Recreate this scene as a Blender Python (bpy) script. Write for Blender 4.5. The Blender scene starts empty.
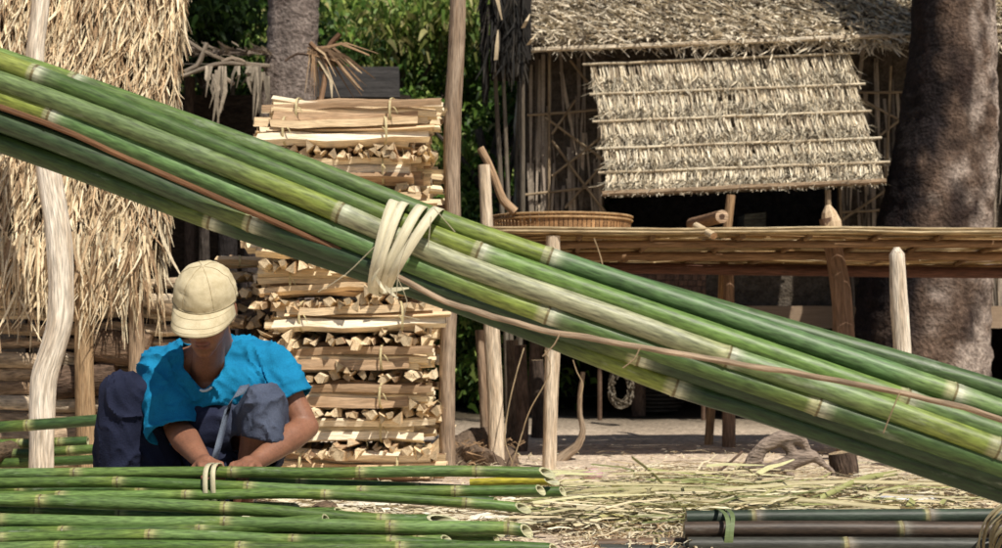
import bpy, math, random
import numpy as np
from mathutils import Vector, Matrix, noise
R = math.radians
PI = math.pi
random.seed(7)
rng = random.Random(11)
S = bpy.context.scene
COL = S.collection

# ------------------------------------------------------------------ camera geometry
F, CX, HY, CH = 1392.0, 501.0, 320.0, 0.65
def P(px, py, d):
    return Vector(((px - CX) / F * d, d, CH + (HY - py) / F * d))
def X(px, d): return (px - CX) / F * d
def Z(py, d): return CH + (HY - py) / F * d
def U(a, b): return rng.uniform(a, b)
def lerp(a, b, t): return a + (b - a) * t
def mixc(a, b, t): return tuple(a[i] + (b[i] - a[i]) * t for i in range(3))
def mulc(a, k): return tuple(x * k for x in a)

# ------------------------------------------------------------------ materials
def mat(name, c1=(1, 1, 1), c2=(.7, .7, .7), scale=8.0, stretch=(1, 1, 1), rough=.85, bump=.3, bdist=.01,
        spec=.3, transl=0.0, fine=60.0, sss=0.0, coord='rest', coat=0.0, c3=None, c3scale=3.0, c3lo=.55, c3hi=.7, fineamt=.35,
        c3stretch=(1, 1, 1)):
    m = bpy.data.materials.new(name); m.use_nodes = True
    nt = m.node_tree; n = nt.nodes; L = nt.links; n.clear()
    out = n.new('ShaderNodeOutputMaterial'); b = n.new('ShaderNodeBsdfPrincipled')
    at = n.new('ShaderNodeAttribute'); at.attribute_name = 'tint'
    rs = n.new('ShaderNodeAttribute'); rs.attribute_name = 'rest'
    mp = n.new('ShaderNodeMapping'); mp.inputs['Scale'].default_value = stretch
    L.new(rs.outputs['Vector'], mp.inputs['Vector'])
    nz = n.new('ShaderNodeTexNoise'); nz.inputs['Scale'].default_value = scale; nz.inputs['Detail'].default_value = 6
    nz.inputs['Roughness'].default_value = .65
    L.new(mp.outputs[0], nz.inputs['Vector'])
    rp = n.new('ShaderNodeValToRGB'); rp.color_ramp.elements[0].position = .33; rp.color_ramp.elements[1].position = .68
    rp.color_ramp.elements[0].color = (*c2, 1); rp.color_ramp.elements[1].color = (*c1, 1)
    L.new(nz.outputs['Fac'], rp.inputs['Fac'])
    nf = n.new('ShaderNodeTexNoise'); nf.inputs['Scale'].default_value = fine; nf.inputs['Detail'].default_value = 4
    L.new(mp.outputs[0], nf.inputs['Vector'])
    mr = n.new('ShaderNodeMapRange'); mr.inputs['From Min'].default_value = .3; mr.inputs['From Max'].default_value = .7
    mr.inputs['To Min'].default_value = 1 - fineamt; mr.inputs['To Max'].default_value = 1 + fineamt * .5
    L.new(nf.outputs['Fac'], mr.inputs['Value'])
    mx = n.new('ShaderNodeMix'); mx.data_type = 'RGBA'; mx.blend_type = 'MULTIPLY'; mx.inputs[0].default_value = 1
    L.new(rp.outputs['Color'], mx.inputs[6]); L.new(mr.outputs[0], mx.inputs[7])
    mx2 = n.new('ShaderNodeMix'); mx2.data_type = 'RGBA'; mx2.blend_type = 'MULTIPLY'; mx2.inputs[0].default_value = 1
    L.new(mx.outputs[2], mx2.inputs[6]); L.new(at.outputs['Color'], mx2.inputs[7])
    colout = mx2.outputs[2]
    if c3:
        mp3 = n.new('ShaderNodeMapping'); mp3.inputs['Scale'].default_value = c3stretch
        L.new(rs.outputs['Vector'], mp3.inputs['Vector'])
        n3 = n.new('ShaderNodeTexNoise'); n3.inputs['Scale'].default_value = c3scale; n3.inputs['Detail'].default_value = 8
        n3.inputs['Roughness'].default_value = .7
        L.new(mp3.outputs[0], n3.inputs['Vector'])
        m3 = n.new('ShaderNodeMapRange'); m3.inputs['From Min'].default_value = c3lo; m3.inputs['From Max'].default_value = c3hi
        L.new(n3.outputs['Fac'], m3.inputs['Value'])
        mx3 = n.new('ShaderNodeMix'); mx3.data_type = 'RGBA'; mx3.inputs[7].default_value = (*c3, 1)
        L.new(m3.outputs[0], mx3.inputs[0]); L.new(colout, mx3.inputs[6]); colout = mx3.outputs[2]
    L.new(colout, b.inputs['Base Color'])
    b.inputs['Roughness'].default_value = rough
    b.inputs['Specular IOR Level'].default_value = spec
    if coat: b.inputs['Coat Weight'].default_value = coat; b.inputs['Coat Roughness'].default_value = .25
    if sss:
        b.inputs['Subsurface Weight'].default_value = sss; b.inputs['Subsurface Radius'].default_value = (.02, .008, .004)
        b.inputs['Subsurface Scale'].default_value = .5
    if bump:
        ad = n.new('ShaderNodeMath'); ad.operation = 'ADD'
        L.new(nz.outputs['Fac'], ad.inputs[0]); L.new(nf.outputs['Fac'], ad.inputs[1])
        bp = n.new('ShaderNodeBump'); bp.inputs['Strength'].default_value = bump; bp.inputs['Distance'].default_value = bdist
        L.new(ad.outputs[0], bp.inputs['Height']); L.new(bp.outputs[0], b.inputs['Normal'])
    if transl:
        tr = n.new('ShaderNodeBsdfTranslucent'); L.new(colout, tr.inputs['Color'])
        ms = n.new('ShaderNodeMixShader'); ms.inputs[0].default_value = transl
        L.new(b.outputs[0], ms.inputs[1]); L.new(tr.outputs[0], ms.inputs[2]); L.new(ms.outputs[0], out.inputs[0])
    else: L.new(b.outputs[0], out.inputs[0])
    return m

MT = {}
MT['bamboo'] = mat('green_bamboo', (1.0, 1.04, .92), (.60, .68, .54), 8, (.45, 3.0, 3.0), .46, .22, .002, .38, fine=75, c3=(.42, .46, .36), c3scale=7.5, c3lo=.60, c3hi=.86, c3stretch=(.8, 3, 3), fineamt=.55)
MT['bamboo_dark'] = mat('dull_bamboo', (1.1, 1.1, 1.1), (.55, .55, .55), 12, (.6, 3, 3), .5, .2, .002, .35, fine=80, c3=(.2, .19, .16), c3scale=8, c3lo=.62, c3hi=.85, c3stretch=(.7, 3, 3))
MT['straw'] = mat('dry_leaf_thatch', (1.3, 1.25, 1.15), (.88, .84, .76), 7, (1, 1, 1), .75, .25, .003, .3, transl=.12, fine=90, fineamt=.25)
MT['thatch_back'] = mat('thatch_underlayer', (.8, .8, .8), (.35, .33, .3), 14, (1, 1, 1), .95, .8, .02, .1, fine=60)
MT['wood'] = mat('split_wood', (1.22, 1.18, 1.12), (.82, .74, .64), 12, (.3, 5, 5), .75, .5, .004, .25, fine=60)
MT['bark'] = mat('rough_bark', (1.2, 1.15, 1.1), (.45, .42, .4), 9, (.6, 2.2, 2.2), .9, .9, .012, .2, fine=45, fineamt=.5)
MT['pole'] = mat('peeled_pole', (1.1, 1.06, 1.0), (.60, .50, .40), 7, (.45, 5, 5), .75, .9, .006, .3, fine=34, fineamt=.5, c3=(.2, .12, .07), c3scale=8, c3lo=.62, c3hi=.78, c3stretch=(.5, 3, 3))
MT['palm'] = mat('palm_bark', (1.15, 1.08, 1.0), (.42, .37, .34), 5, (2.2, 2.2, 2.2), .9, .9, .02, .15, fine=22, fineamt=.5, c3=(.24, .18, .15), c3scale=7, c3lo=.66, c3hi=.8, c3stretch=(1, 2.5, 2.5))
MT['ground'] = mat('sandy_ground', (1.1, 1.05, 1.0), (.72, .68, .64), 1.7, (1, 1, 1), .95, 1.0, .02, .1, fine=38, fineamt=.45, c3=(.2, .15, .105), c3scale=6, c3lo=.62, c3hi=.74)
MT['leaf'] = mat('green_foliage', (1.2, 1.15, 1.0), (.55, .62, .5), 1.3, (1, 1, 1), .55, 0, .01, .35, transl=.35, fine=9)
MT['cloth_blue'] = mat('blue_cotton', (1.06, 1.06, 1.06), (.8, .82, .85), 14, (1, 1, 1), .9, .35, .006, .15, fine=260, fineamt=.16)
MT['cloth_navy'] = mat('navy_cotton', (1.15, 1.15, 1.15), (.7, .72, .76), 12, (1, 1, 1), .9, .4, .006, .15, fine=240, fineamt=.2)
MT['cloth_cap'] = mat('khaki_canvas', (1.05, 1.04, 1.0), (.76, .72, .62), 22, (1, 1, 1), .9, .3, .004, .15, fine=500, fineamt=.08)
MT['skin'] = mat('sunburnt_skin', (1.1, 1.05, 1.0), (.78, .72, .7), 16, (1, 1, 1), .5, .3, .003, .4, fine=160, sss=.12, fineamt=.15)
MT['hair'] = mat('short_dark_hair', (1, 1, 1), (.5, .5, .5), 30, (1, 1, 1), .6, .6, .004, .3, fine=300)
MT['tie'] = mat('fresh_bamboo_strip', (1.08, 1.05, 1.0), (.8, .76, .66), 14, (.6, 5, 5), .55, .3, .002, .35, fine=120, transl=.06, fineamt=.2)
MT['weave'] = mat('woven_rattan', (1.1, 1.05, 1.0), (.6, .5, .42), 18, (1, 1, 1), .6, .4, .003, .35, fine=120)
MT['plastic'] = mat('crumpled_plastic', (1, 1, 1), (.8, .8, .85), 14, (1, 1, 1), .4, .3, .004, .5, fine=90, transl=.2)

# ------------------------------------------------------------------ mesh builder
class MB:
    def __init__(s): s.v = []; s.f = []; s.c = []; s.r = []; s.smooth = True
    def vert(s, p, c=(1, 1, 1), r=None):
        s.v.append((p[0], p[1], p[2])); s.c.append(c); s.r.append(tuple(r) if r is not None else (p[0], p[1], p[2])); return len(s.v) - 1
    def face(s, *i): s.f.append(tuple(i))
    def box(s, c0, c1, col=(1, 1, 1), jit=0.0):
        (x0, y0, z0), (x1, y1, z1) = c0, c1
        q = [s.vert((x + U(-jit, jit), y + U(-jit, jit), z + U(-jit, jit)), col) for x, y, z in
             [(x0, y0, z0), (x1, y0, z0), (x1, y1, z0), (x0, y1, z0), (x0, y0, z1), (x1, y0, z1), (x1, y1, z1), (x0, y1, z1)]]
        for a in [(3, 2, 1, 0), (4, 5, 6, 7), (0, 1, 5, 4), (1, 2, 6, 5), (2, 3, 7, 6), (3, 0, 4, 7)]: s.face(*[q[i] for i in a])
    def tube(s, pts, rads, seg=10, col=(1, 1, 1), cap=True, capcol=None, prof=None, s0=0.0, flat=1.0, ref=None, roff=None):
        pts = [Vector(p) for p in pts]; n = len(pts)
        ro = roff if roff is not None else U(0, 50)
        if not isinstance(rads, (list, tuple)): rads = [rads] * n
        t = (pts[1] - pts[0]).normalized()
        up = Vector(ref) if ref else (Vector((0, 0, 1)) if abs(t.z) < .9 else Vector((1, 0, 0)))
        a = (up - t * up.dot(t)).normalized()
        rings = []; dist = s0
        for i in range(n):
            if i: dist += (pts[i] - pts[i - 1]).length
            t = ((pts[min(i + 1, n - 1)] - pts[max(i - 1, 0)])).normalized()
            a = (a - t * a.dot(t)).normalized(); b = t.cross(a)
            ring = []
            cc = col(i, dist) if callable(col) else col
            for k in range(seg):
                th = 2 * PI * k / seg
                pr = prof[k] if prof else 1.0
                rr = rads[i] * pr
                p = pts[i] + a * math.cos(th) * rr * flat + b * math.sin(th) * rr
                ck = cc(th) if callable(cc) else cc
                ring.append(s.vert(p, ck, (dist + ro, math.cos(th) * rads[i] + ro, math.sin(th) * rads[i])))
            rings.append(ring)
        for i in range(n - 1):
            for k in range(seg):
                k2 = (k + 1) % seg
                s.face(rings[i][k], rings[i][k2], rings[i + 1][k2], rings[i + 1][k])
        if cap:
            for ri, rev, p in ((rings[0], True, pts[0]), (rings[-1], False, pts[-1])):
                cc = capcol if capcol else s.c[ri[0]]
                q = [s.vert(s.v[k], cc, s.r[k]) for k in ri]
                s.face(*(q[::-1] if rev else q))
        return rings
    def strip(s, pts, w, side, col=(1, 1, 1), tw=0.0, taper=True, cole=None):
        """flat ribbon along pts; side = width direction"""
        n = len(pts); side = Vector(side); last = None; ro = U(0, 30); d = 0
        for i, p in enumerate(pts):
            p = Vector(p)
            if i: d += (p - Vector(pts[i - 1])).length
            t = i / (n - 1)
            ww = w * (1 if not taper else (1 - .75 * t ** 3)) * .5
            sd = side
            if tw:
                ax = (Vector(pts[min(i + 1, n - 1)]) - Vector(pts[max(i - 1, 0)])).normalized()
                sd = Matrix.Rotation(tw * t, 3, ax) @ side
            c = mixc(col, cole, t) if cole else col
            a = s.vert(p - sd * ww, c, (d + ro, ro, -ww)); b = s.vert(p + sd * ww, c, (d + ro, ro, ww))
            if last: s.face(last[0], last[1], b, a)
            last = (a, b)
    def ellipsoid(s, c, r, rot=None, col=(1, 1, 1), seg=14, rin=9, jit=0.0):
        c = Vector(c); rot = rot or Matrix.Identity(3); rows = []
        if not isinstance(r, (list, tuple, Vector)): r = (r, r, r)
        for i in range(rin + 1):
            ph = PI * i / rin; row = []
            m = 1 if i in (0, rin) else seg
            for k in range(m):
                th = 2 * PI * k / seg
                q = Vector((math.sin(ph) * math.cos(th) * r[0], math.sin(ph) * math.sin(th) * r[1], math.cos(ph) * r[2]))
                if jit: q *= 1 + jit * noise.noise(q * 9 + c)
                row.append(s.vert(c + rot @ q, col))
            rows.append(row)
        for i in range(rin):
            A, B = rows[i], rows[i + 1]
            for k in range(seg):
                k2 = (k + 1) % seg
                if len(A) == 1: s.face(A[0], B[k], B[k2])
                elif len(B) == 1: s.face(A[k], B[0], A[k2])
                else: s.face(A[k], B[k], B[k2], A[k2])
    def capsule(s, p0, r0, p1, r1, n=6, seg=14):
        p0 = Vector(p0); p1 = Vector(p1); d = (p1 - p0); L = d.length; t = d / max(L, 1e-6)
        pts = []; rr = []
        for i in range(5):
            a = PI / 2 * (1 - i / 5); pts.append(p0 - t * math.sin(a) * r0); rr.append(max(math.cos(a) * r0, 1e-4))
        for i in range(n + 1): pts.append(p0.lerp(p1, i / n)); rr.append(lerp(r0, r1, i / n))
        for i in range(1, 6):
            a = PI / 2 * i / 5; pts.append(p1 + t * math.sin(a) * r1); rr.append(max(math.cos(a) * r1, 1e-4))
        s.tube(pts, rr, seg, cap=True)
    def build(s, name, m, parent=None, loc=None, smooth=None):
        me = bpy.data.meshes.new(name)
        v = np.array(s.v, dtype=np.float64)
        if parent is not None: org = np.array(WLOC.get(parent.name, (0, 0, 0)))
        elif loc is not None: org = np.array(loc)
        else: org = np.array([(v[:, 0].min() + v[:, 0].max()) / 2, (v[:, 1].min() + v[:, 1].max()) / 2, v[:, 2].min()])
        me.from_pydata((v - org).tolist(), [], s.f)
        ca = me.color_attributes.new('tint', 'FLOAT_COLOR', 'POINT')
        c = np.ones((len(s.v), 4), dtype=np.float32); c[:, :3] = np.array(s.c, dtype=np.float32); ca.data.foreach_set('color', c.ravel())
        ra = me.attributes.new('rest', 'FLOAT_VECTOR', 'POINT'); ra.data.foreach_set('vector', np.array(s.r, dtype=np.float32).ravel())
        sm = s.smooth if smooth is None else smooth
        me.polygons.foreach_set('use_smooth', [sm] * len(me.polygons))
        me.materials.append(MT[m]); me.update()
        o = bpy.data.objects.new(name, me); COL.objects.link(o)
        if parent is not None: o.parent = parent; WLOC[o.name] = tuple(WLOC.get(parent.name, (0, 0, 0)))
        else: o.location = org; WLOC[o.name] = tuple(org)
        if sm:
            try: me.set_sharp_from_angle(angle=R(50))
            except Exception: pass
        return o
WLOC = {}
def thing(name, loc, label, cat, group=None):
    o = bpy.data.objects.new(name, None); COL.objects.link(o); o.location = loc; o.empty_display_size = .1
    WLOC[o.name] = tuple(loc); return tag(o, label, cat, group)
def tag(o, label, cat, group=None, kind=None):
    if label: o['label'] = label
    if cat: o['category'] = cat
    if group: o['group'] = group
    if kind: o['kind'] = kind
    return o
def copy_tree(o, parent=None):
    c = o.copy(); COL.objects.link(c); c.parent = parent
    for ch in [k for k in o.children]: copy_tree(ch, c)
    return c

def spline(pts, step=.05):
    """Catmull-Rom through pts, resampled"""
    pts = [Vector(p) for p in pts]
    ext = [pts[0] * 2 - pts[1]] + pts + [pts[-1] * 2 - pts[-2]]
    out = []
    for i in range(1, len(ext) - 2):
        p0, p1, p2, p3 = ext[i - 1], ext[i], ext[i + 1], ext[i + 2]
        n = max(1, int((p2 - p1).length / step))
        for k in range(n):
            t = k / n
            out.append(.5 * ((2 * p1) + (p2 - p0) * t + (2 * p0 - 5 * p1 + 4 * p2 - p3) * t * t + (3 * p1 - p0 - 3 * p2 + p3) * t ** 3))
    out.append(pts[-1]); return out

# ------------------------------------------------------------------ world, sun, camera
w = bpy.data.worlds.new("World"); S.world = w; w.use_nodes = True
nt = w.node_tree; bg = nt.nodes['Background']
sky = nt.nodes.new('ShaderNodeTexSky'); sky.sky_type = 'NISHITA'; sky.sun_disc = False
SUN_EL, SUN_AZ = R(54), R(33)      # azimuth: to the right of straight-behind-camera
sd = Vector((math.cos(SUN_EL) * math.sin(SUN_AZ), -math.cos(SUN_EL) * math.cos(SUN_AZ), math.sin(SUN_EL)))
sky.sun_elevation = SUN_EL; sky.sun_rotation = math.atan2(sd.x, sd.y)
nt.links.new(sky.outputs[0], bg.inputs[0]); bg.inputs[1].default_value = .068
sl = bpy.data.lights.new('sun', 'SUN'); sl.energy = 5.0; sl.angle = R(.53); sl.color = (1, .94, .84)
so = bpy.data.objects.new('sun', sl); COL.objects.link(so); so.rotation_euler = sd.to_track_quat('Z', 'Y').to_euler(); so.location = (3, -4, 8)
cd = bpy.data.cameras.new('camera'); cam = bpy.data.objects.new('camera', cd); COL.objects.link(cam)
cam.location = (0, 0, CH); cam.rotation_euler = (PI / 2, 0, 0)
cd.sensor_width = 36; cd.lens = F / 1002 * 36; cd.shift_y = (HY - 274) / 1002; cd.clip_end = 1000; cd.clip_start = .05
cd.dof.use_dof = True; cd.dof.focus_distance = 3.5; cd.dof.aperture_fstop = 7.0
S.camera = cam
S.view_settings.view_transform = 'Standard'; S.view_settings.look = 'None'; S.view_settings.exposure = 0
S.render.engine = 'CYCLES'

# ------------------------------------------------------------------ ground
def ghz(x, y):
    return .018 * (noise.noise(Vector((x * 1.3, y * 1.3, 0)))) + .010 * noise.noise(Vector((x * 5, y * 5, 3)))
g = MB()
xs = [-120, -60, -30, -15, -8] + [-5 + i * .09 for i in range(112)] + [5.1, 8, 15, 30, 60, 120]
ys = [-40, -10, 0] + [2.5 + i * .09 for i in range(112)] + [13, 16, 22, 35, 60, 150, 300]
idx = {}
for j, y in enumerate(ys):
    for i, x in enumerate(xs):
        near = 1 if (-5 <= x <= 5 and 2.5 <= y <= 12.6) else 0
        dark = max(0, min(1, (y - 7.6) / 2.0)); c = mixc((.74, .63, .51), (.10, .085, .06), dark)  # earth colour darkened from table to hut, standing in for the shade there
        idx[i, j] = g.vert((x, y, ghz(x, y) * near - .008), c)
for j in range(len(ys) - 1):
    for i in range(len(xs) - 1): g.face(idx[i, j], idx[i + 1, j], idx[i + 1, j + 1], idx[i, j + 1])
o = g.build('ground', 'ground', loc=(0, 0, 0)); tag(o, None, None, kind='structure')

# ------------------------------------------------------------------ bamboo culms
GREEN = [(.062, .115, .030), (.085, .145, .036), (.118, .178, .048), (.058, .106, .036)]
YEL = (.30, .34, .07)
def culm(mb, pts, r, nodes, cols=None, seg=20, taper=.0, open_ends=(True, True), yellow=None, slant=0.0, pale=.0, r2=None, nodecol=(.55, .50, .36), yl=.09):
    """pts dense path; nodes = distances along path of the nodes"""
    L = [0.0]
    for i in range(1, len(pts)): L.append(L[-1] + (pts[i] - pts[i - 1]).length)
    tot = L[-1]
    # insert fine samples at nodes
    def at(sx):
        sx = max(0, min(tot, sx))
        for i in range(1, len(L)):
            if L[i] >= sx: return pts[i - 1].lerp(pts[i], (sx - L[i - 1]) / max(1e-9, L[i] - L[i - 1]))
        return pts[-1]
    ss = set(round(k * .06, 4) for k in range(int(tot / .06) + 1)); ss.add(tot)
    for nd in nodes:
        for k in (-.16, -.10, -.05, -.025, -.014, -.009, -.006, -.0035, -.0015, 0, .0015, .0035, .006, .011, .016, .022, .03, .06):
            if 0 < nd + k < tot: ss.add(nd + k)
    ss = sorted(ss); sp = [at(q) for q in ss]
    nn = sorted(nodes)
    cols = cols or [rng.choice(GREEN) for _ in range(len(nn) + 1)]
    r2 = r2 or r
    rad = []
    for q in ss:
        rr = lerp(r, r2, q / tot)
        for nd in nn:
            dd = q - nd
            if -.0045 < dd < .001: rr *= 1.075
            elif abs(dd) < .005: rr *= 1.01
            elif abs(dd) < .012: rr *= 1.025
            elif abs(dd) < .05: rr *= 1.005
        rad.append(rr)
    seedc = U(0, 99)
    def colf(i, dist):
        q = ss[i]; k = sum(1 for nd in nn if nd < q)
        base = cols[k % len(cols)]
        v = 1 + .16 * noise.noise(Vector((q * 2.2, seedc, 0)))
        c = mulc(base, v)
        if pale: c = mixc(c, (.42, .46, .34), pale * (.6 + .4 * noise.noise(Vector((q * 1.5, seedc + 5, 0)))))
        for jn, nd in enumerate(nn):
            dd = q - nd
            if yellow and jn in yellow and -.26 < dd < 0: c = mixc(c, YEL, min(1, (dd + .26) / .16) * .8)
            elif -yl < dd < 0: c = mixc(c, YEL, (dd + yl) / yl * .45)
            if abs(dd) <= .0028: c = (.22, .17, .09)
            elif 0 < dd < .011: c = nodecol
            elif 0 < dd < .035: c = mixc(nodecol, c, ((dd - .011) / .024) ** .6)
            elif -.014 < dd < 0: c = mixc(nodecol, (.42, .38, .15), .6)
        def f(th): return mulc(c, 1 + .1 * noise.noise(Vector((math.cos(th), math.sin(th) + seedc, q * 3))))
        return f
    rings = mb.tube(sp, rad, seg, col=colf, cap=False)
    # cut ends: ring wall and dark hollow
    for e, ring in ((0, rings[0]), (1, rings[-1])):
        c = sp[0] if e == 0 else sp[-1]; t = (sp[1] - sp[0]).normalized() if e == 0 else (sp[-1] - sp[-2]).normalized()
        if e == 1 and slant:
            for rg2 in rings[-8:]:
                for k in rg2:
                    p = Vector(mb.v[k]); u_ = (p - c).dot(t); off = ((c.y - p.y) * .75 + (p.z - c.z) * .66) / rad[-1]
                    cut = -slant * (off + 1) * .5
                    if u_ > cut or k in ring: mb.v[k] = tuple(p + t * (cut - u_))
            c = c - t * slant * .5
        inner = []; deep = []; ro = []
        for k in ring:
            p = Vector(mb.v[k])
            ro.append(mb.vert(p, (.62, .55, .38)))
            inner.append(mb.vert(c + (p - c) * .74, (.62, .55, .38)))
            deep.append(mb.vert(c + (p - c) * .70 - t * (.05 if e else -.05), (.22, .18, .10)))
        n = len(ring)
        for k in range(n):
            k2 = (k + 1) % n
            a = (ro[k], ro[k2], inner[k2], inner[k]); b = (inner[k], inner[k2], deep[k2], deep[k])
            if e == 0: a = a[::-1]; b = b[::-1]
            mb.face(*a); mb.face(*b)
        mb.face(*(deep if e else deep[::-1]))

def culm_px(mb, pix, d0, d1, rpx, nodes_px, dm=None, tp=(1, 1), **kw):
    """pixel track (px, py); depth varies linearly from d0 (first) to d1 (last)"""
    x0, x1 = pix[0][0], pix[-1][0]
    dep = lambda px: lerp(d0, d1, (px - x0) / (x1 - x0))
    pts = spline([P(px, py, dep(px)) for px, py in pix], .06)
    L = [0.0]
    for i in range(1, len(pts)): L.append(L[-1] + (pts[i] - pts[i - 1]).length)
    nd = []
    for n in nodes_px:
        best = None
        for i in range(1, len(pts)):
            a = pts[i - 1].x / pts[i - 1].y * F + CX; b = pts[i].x / pts[i].y * F + CX
            if a <= n <= b: best = lerp(L[i - 1], L[i], (n - a) / (b - a)); break
        if best is not None: nd.append(best)
    r = rpx * (d0 + d1) / 2 / F
    culm(mb, pts, r * tp[0], nd, r2=r * tp[1], **kw); return pts

KB = .80
def PB(px, py, d): return P(px, py, d * KB)
# main bundle -----------------------------------------------------------------
bb = thing('bamboo_bundle', (0.7, 2.5, 0), 'thick green bamboo bundle tied with pale strips, slanting down across the whole view', 'bamboo bundle')
G0, G1, G2, G3 = GREEN
BR = (.17, .27, .07); GY = (.40, .37, .26); YG = (.36, .38, .10); DK_SHADE = (.022, .050, .018); LG = (.16, .24, .085)  # darkest green has the shade of the lower and inner culms painted in
tracks = [
    # name, px track (centre), depth shift, radius px, nodes, colours, pale, yellow
    ([(-430, -66), (0, 68), (260, 156), (460, 234), (740, 316), (1002, 392), (1300, 487)], .045, 13.5, [160, 1180], [G3, G0, G2], .10, None),
    ([(-430, -78), (0, 58), (260, 150), (460, 228), (500, 242), (740, 322), (1002, 411), (1300, 516)], .010, 14, [-300, 75, 550, 953], [YG, (.2, .28, .08), G2, (.11, .2, .075), LG], .08, [2]),
    ([(-430, -84), (0, 62), (260, 165), (460, 246), (740, 343), (1002, 434), (1300, 540)], -.035, 14, [36, 479, 906], [YG, G1, BR, LG], .04, [1]),
    ([(-430, -56), (0, 81), (260, 180), (341, 213), (460, 264), (600, 312), (728, 357), (870, 403), (1002, 450), (1300, 560)], -.052, 14, [341, 728, 997], [G2, GY, LG, G2], .30, [0, 2]),
    ([(-430, -46), (0, 97), (260, 203), (460, 283), (548, 315), (740, 380), (1002, 467), (1300, 570)], -.042, 14, [52, 548, 818], [YG, (.13, .23, .08), G1, G0], .06, [0, 1]),
    ([(-430, -14), (0, 122), (252, 222), (460, 296), (740, 388), (1002, 478), (1300, 580)], -.03, 14, [252, 640], [(.04, .07, .03), (.028, .06, .022), DK_SHADE], .04, None),  # this culm and the next: base green darkened to stand for shade from above
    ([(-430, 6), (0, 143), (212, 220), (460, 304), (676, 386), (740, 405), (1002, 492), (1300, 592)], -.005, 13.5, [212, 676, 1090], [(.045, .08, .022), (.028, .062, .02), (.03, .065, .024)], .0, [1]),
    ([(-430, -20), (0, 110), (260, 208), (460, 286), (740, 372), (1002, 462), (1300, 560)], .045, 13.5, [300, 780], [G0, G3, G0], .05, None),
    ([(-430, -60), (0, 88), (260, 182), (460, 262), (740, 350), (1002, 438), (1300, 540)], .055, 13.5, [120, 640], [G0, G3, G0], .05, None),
    ([(-430, 0), (0, 134), (260, 228), (460, 300), (740, 398), (1002, 484), (1300, 585)], .055, 13, [420, 880], [DK_SHADE, DK_SHADE, DK_SHADE], .0, None),
    ([(-430, -30), (0, 100), (260, 196), (460, 276), (740, 362), (1002, 446), (1300, 550)], .03, 13, [200, 700], [G0, DK_SHADE, G0], .0, None),
    ([(-430, -8), (0, 126), (260, 224), (460, 300), (740, 396), (1002, 470), (1300, 575)], .02, 13, [360, 905], [DK_SHADE, DK_SHADE, (.05, .1, .04)], .0, None),
    ([(-430, -30), (0, 112), (260, 214), (460, 292), (740, 374), (1002, 458), (1300, 560)], .005, 12.5, [600, 818], [DK_SHADE, G0, DK_SHADE], .0, None),
    ([(-430, -70), (0, 74), (260, 170), (460, 250), (740, 330), (1002, 424), (1300, 520)], .07, 13, [420], [G0, G3], .0, None),
]
BD = lambda px: lerp(3.34, 3.12, px / 1002)
for tr, dd, rp_, nds, cl, pale, yel in tracks:
    m = MB()
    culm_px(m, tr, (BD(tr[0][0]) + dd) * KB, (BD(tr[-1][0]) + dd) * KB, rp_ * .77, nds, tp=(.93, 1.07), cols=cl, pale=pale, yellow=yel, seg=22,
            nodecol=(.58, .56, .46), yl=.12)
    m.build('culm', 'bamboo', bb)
# pale ties: closed loops wrapped round the bundle
def wrap(mb, pxc, topy, boty, d, depth, wd, lean, col, lift=.0):
    """loop: front from (px+lean, topy) down to (px, boty) then back behind"""
    A = PB(pxc + lean, topy, d); B = PB(pxc, boty, d); n = 40
    C = (A + B) / 2; ax = (A - B) / 2; out = Vector((0, -1, 0))
    along = Vector((1, 0, -.34)).normalized()
    pr = None; ro = U(0, 9)
    for i in range(n + 1):
        th = 2 * PI * i / n
        ca, sa = math.cos(th), math.sin(th)
        p = C + ax * (abs(ca) ** .8 * (1 if ca > 0 else -1)) * 1.03 + out * (abs(sa) ** .75 * (1 if sa > 0 else -1)) * depth * KB
        wn = along * wd / 2 * KB
        c = mulc(col, 1 + .1 * noise.noise(Vector((th * 2, ro, 0))))
        q = [mb.vert(p - wn, c, (th * .1, ro, -wd)), mb.vert(p + wn, c, (th * .1, ro, wd))]
        if pr: mb.face(pr[0], pr[1], q[1], q[0])
        pr = q
TP = (.80, .76, .58)
for (px_, ln, wpx, dp) in [(375, 21, 10, .140), (377, 29, 8, .148), (382, 41, 10, .144), (389, 50, 10, .152)]:
    m = MB(); wrap(m, px_, 198 + ln * .25, 292 - (px_ - 377) * .2, BD(400), dp, wpx * 3.2 / F, ln, mulc(TP, U(.92, 1.08)))
    so_ = m.build('tie_strap', 'tie', bb); md = so_.modifiers.new('sol', 'SOLIDIFY'); md.thickness = .0018
m = MB()
for a, b, wpx in [((375, 276), (386, 292), 5), ((383, 291), (409, 288), 4), ((385, 287), (398, 298), 4), ((371, 281), (380, 268), 4)]:
    pa = PB(*a, 3.085); pb = PB(*b, 3.065); m.strip([pa, (pa + pb) / 2 + Vector((0, -.006, 0)), pb], wpx * 3.1 / F, (0, .2, 1), TP)
m.build('knot', 'tie', bb)
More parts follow.
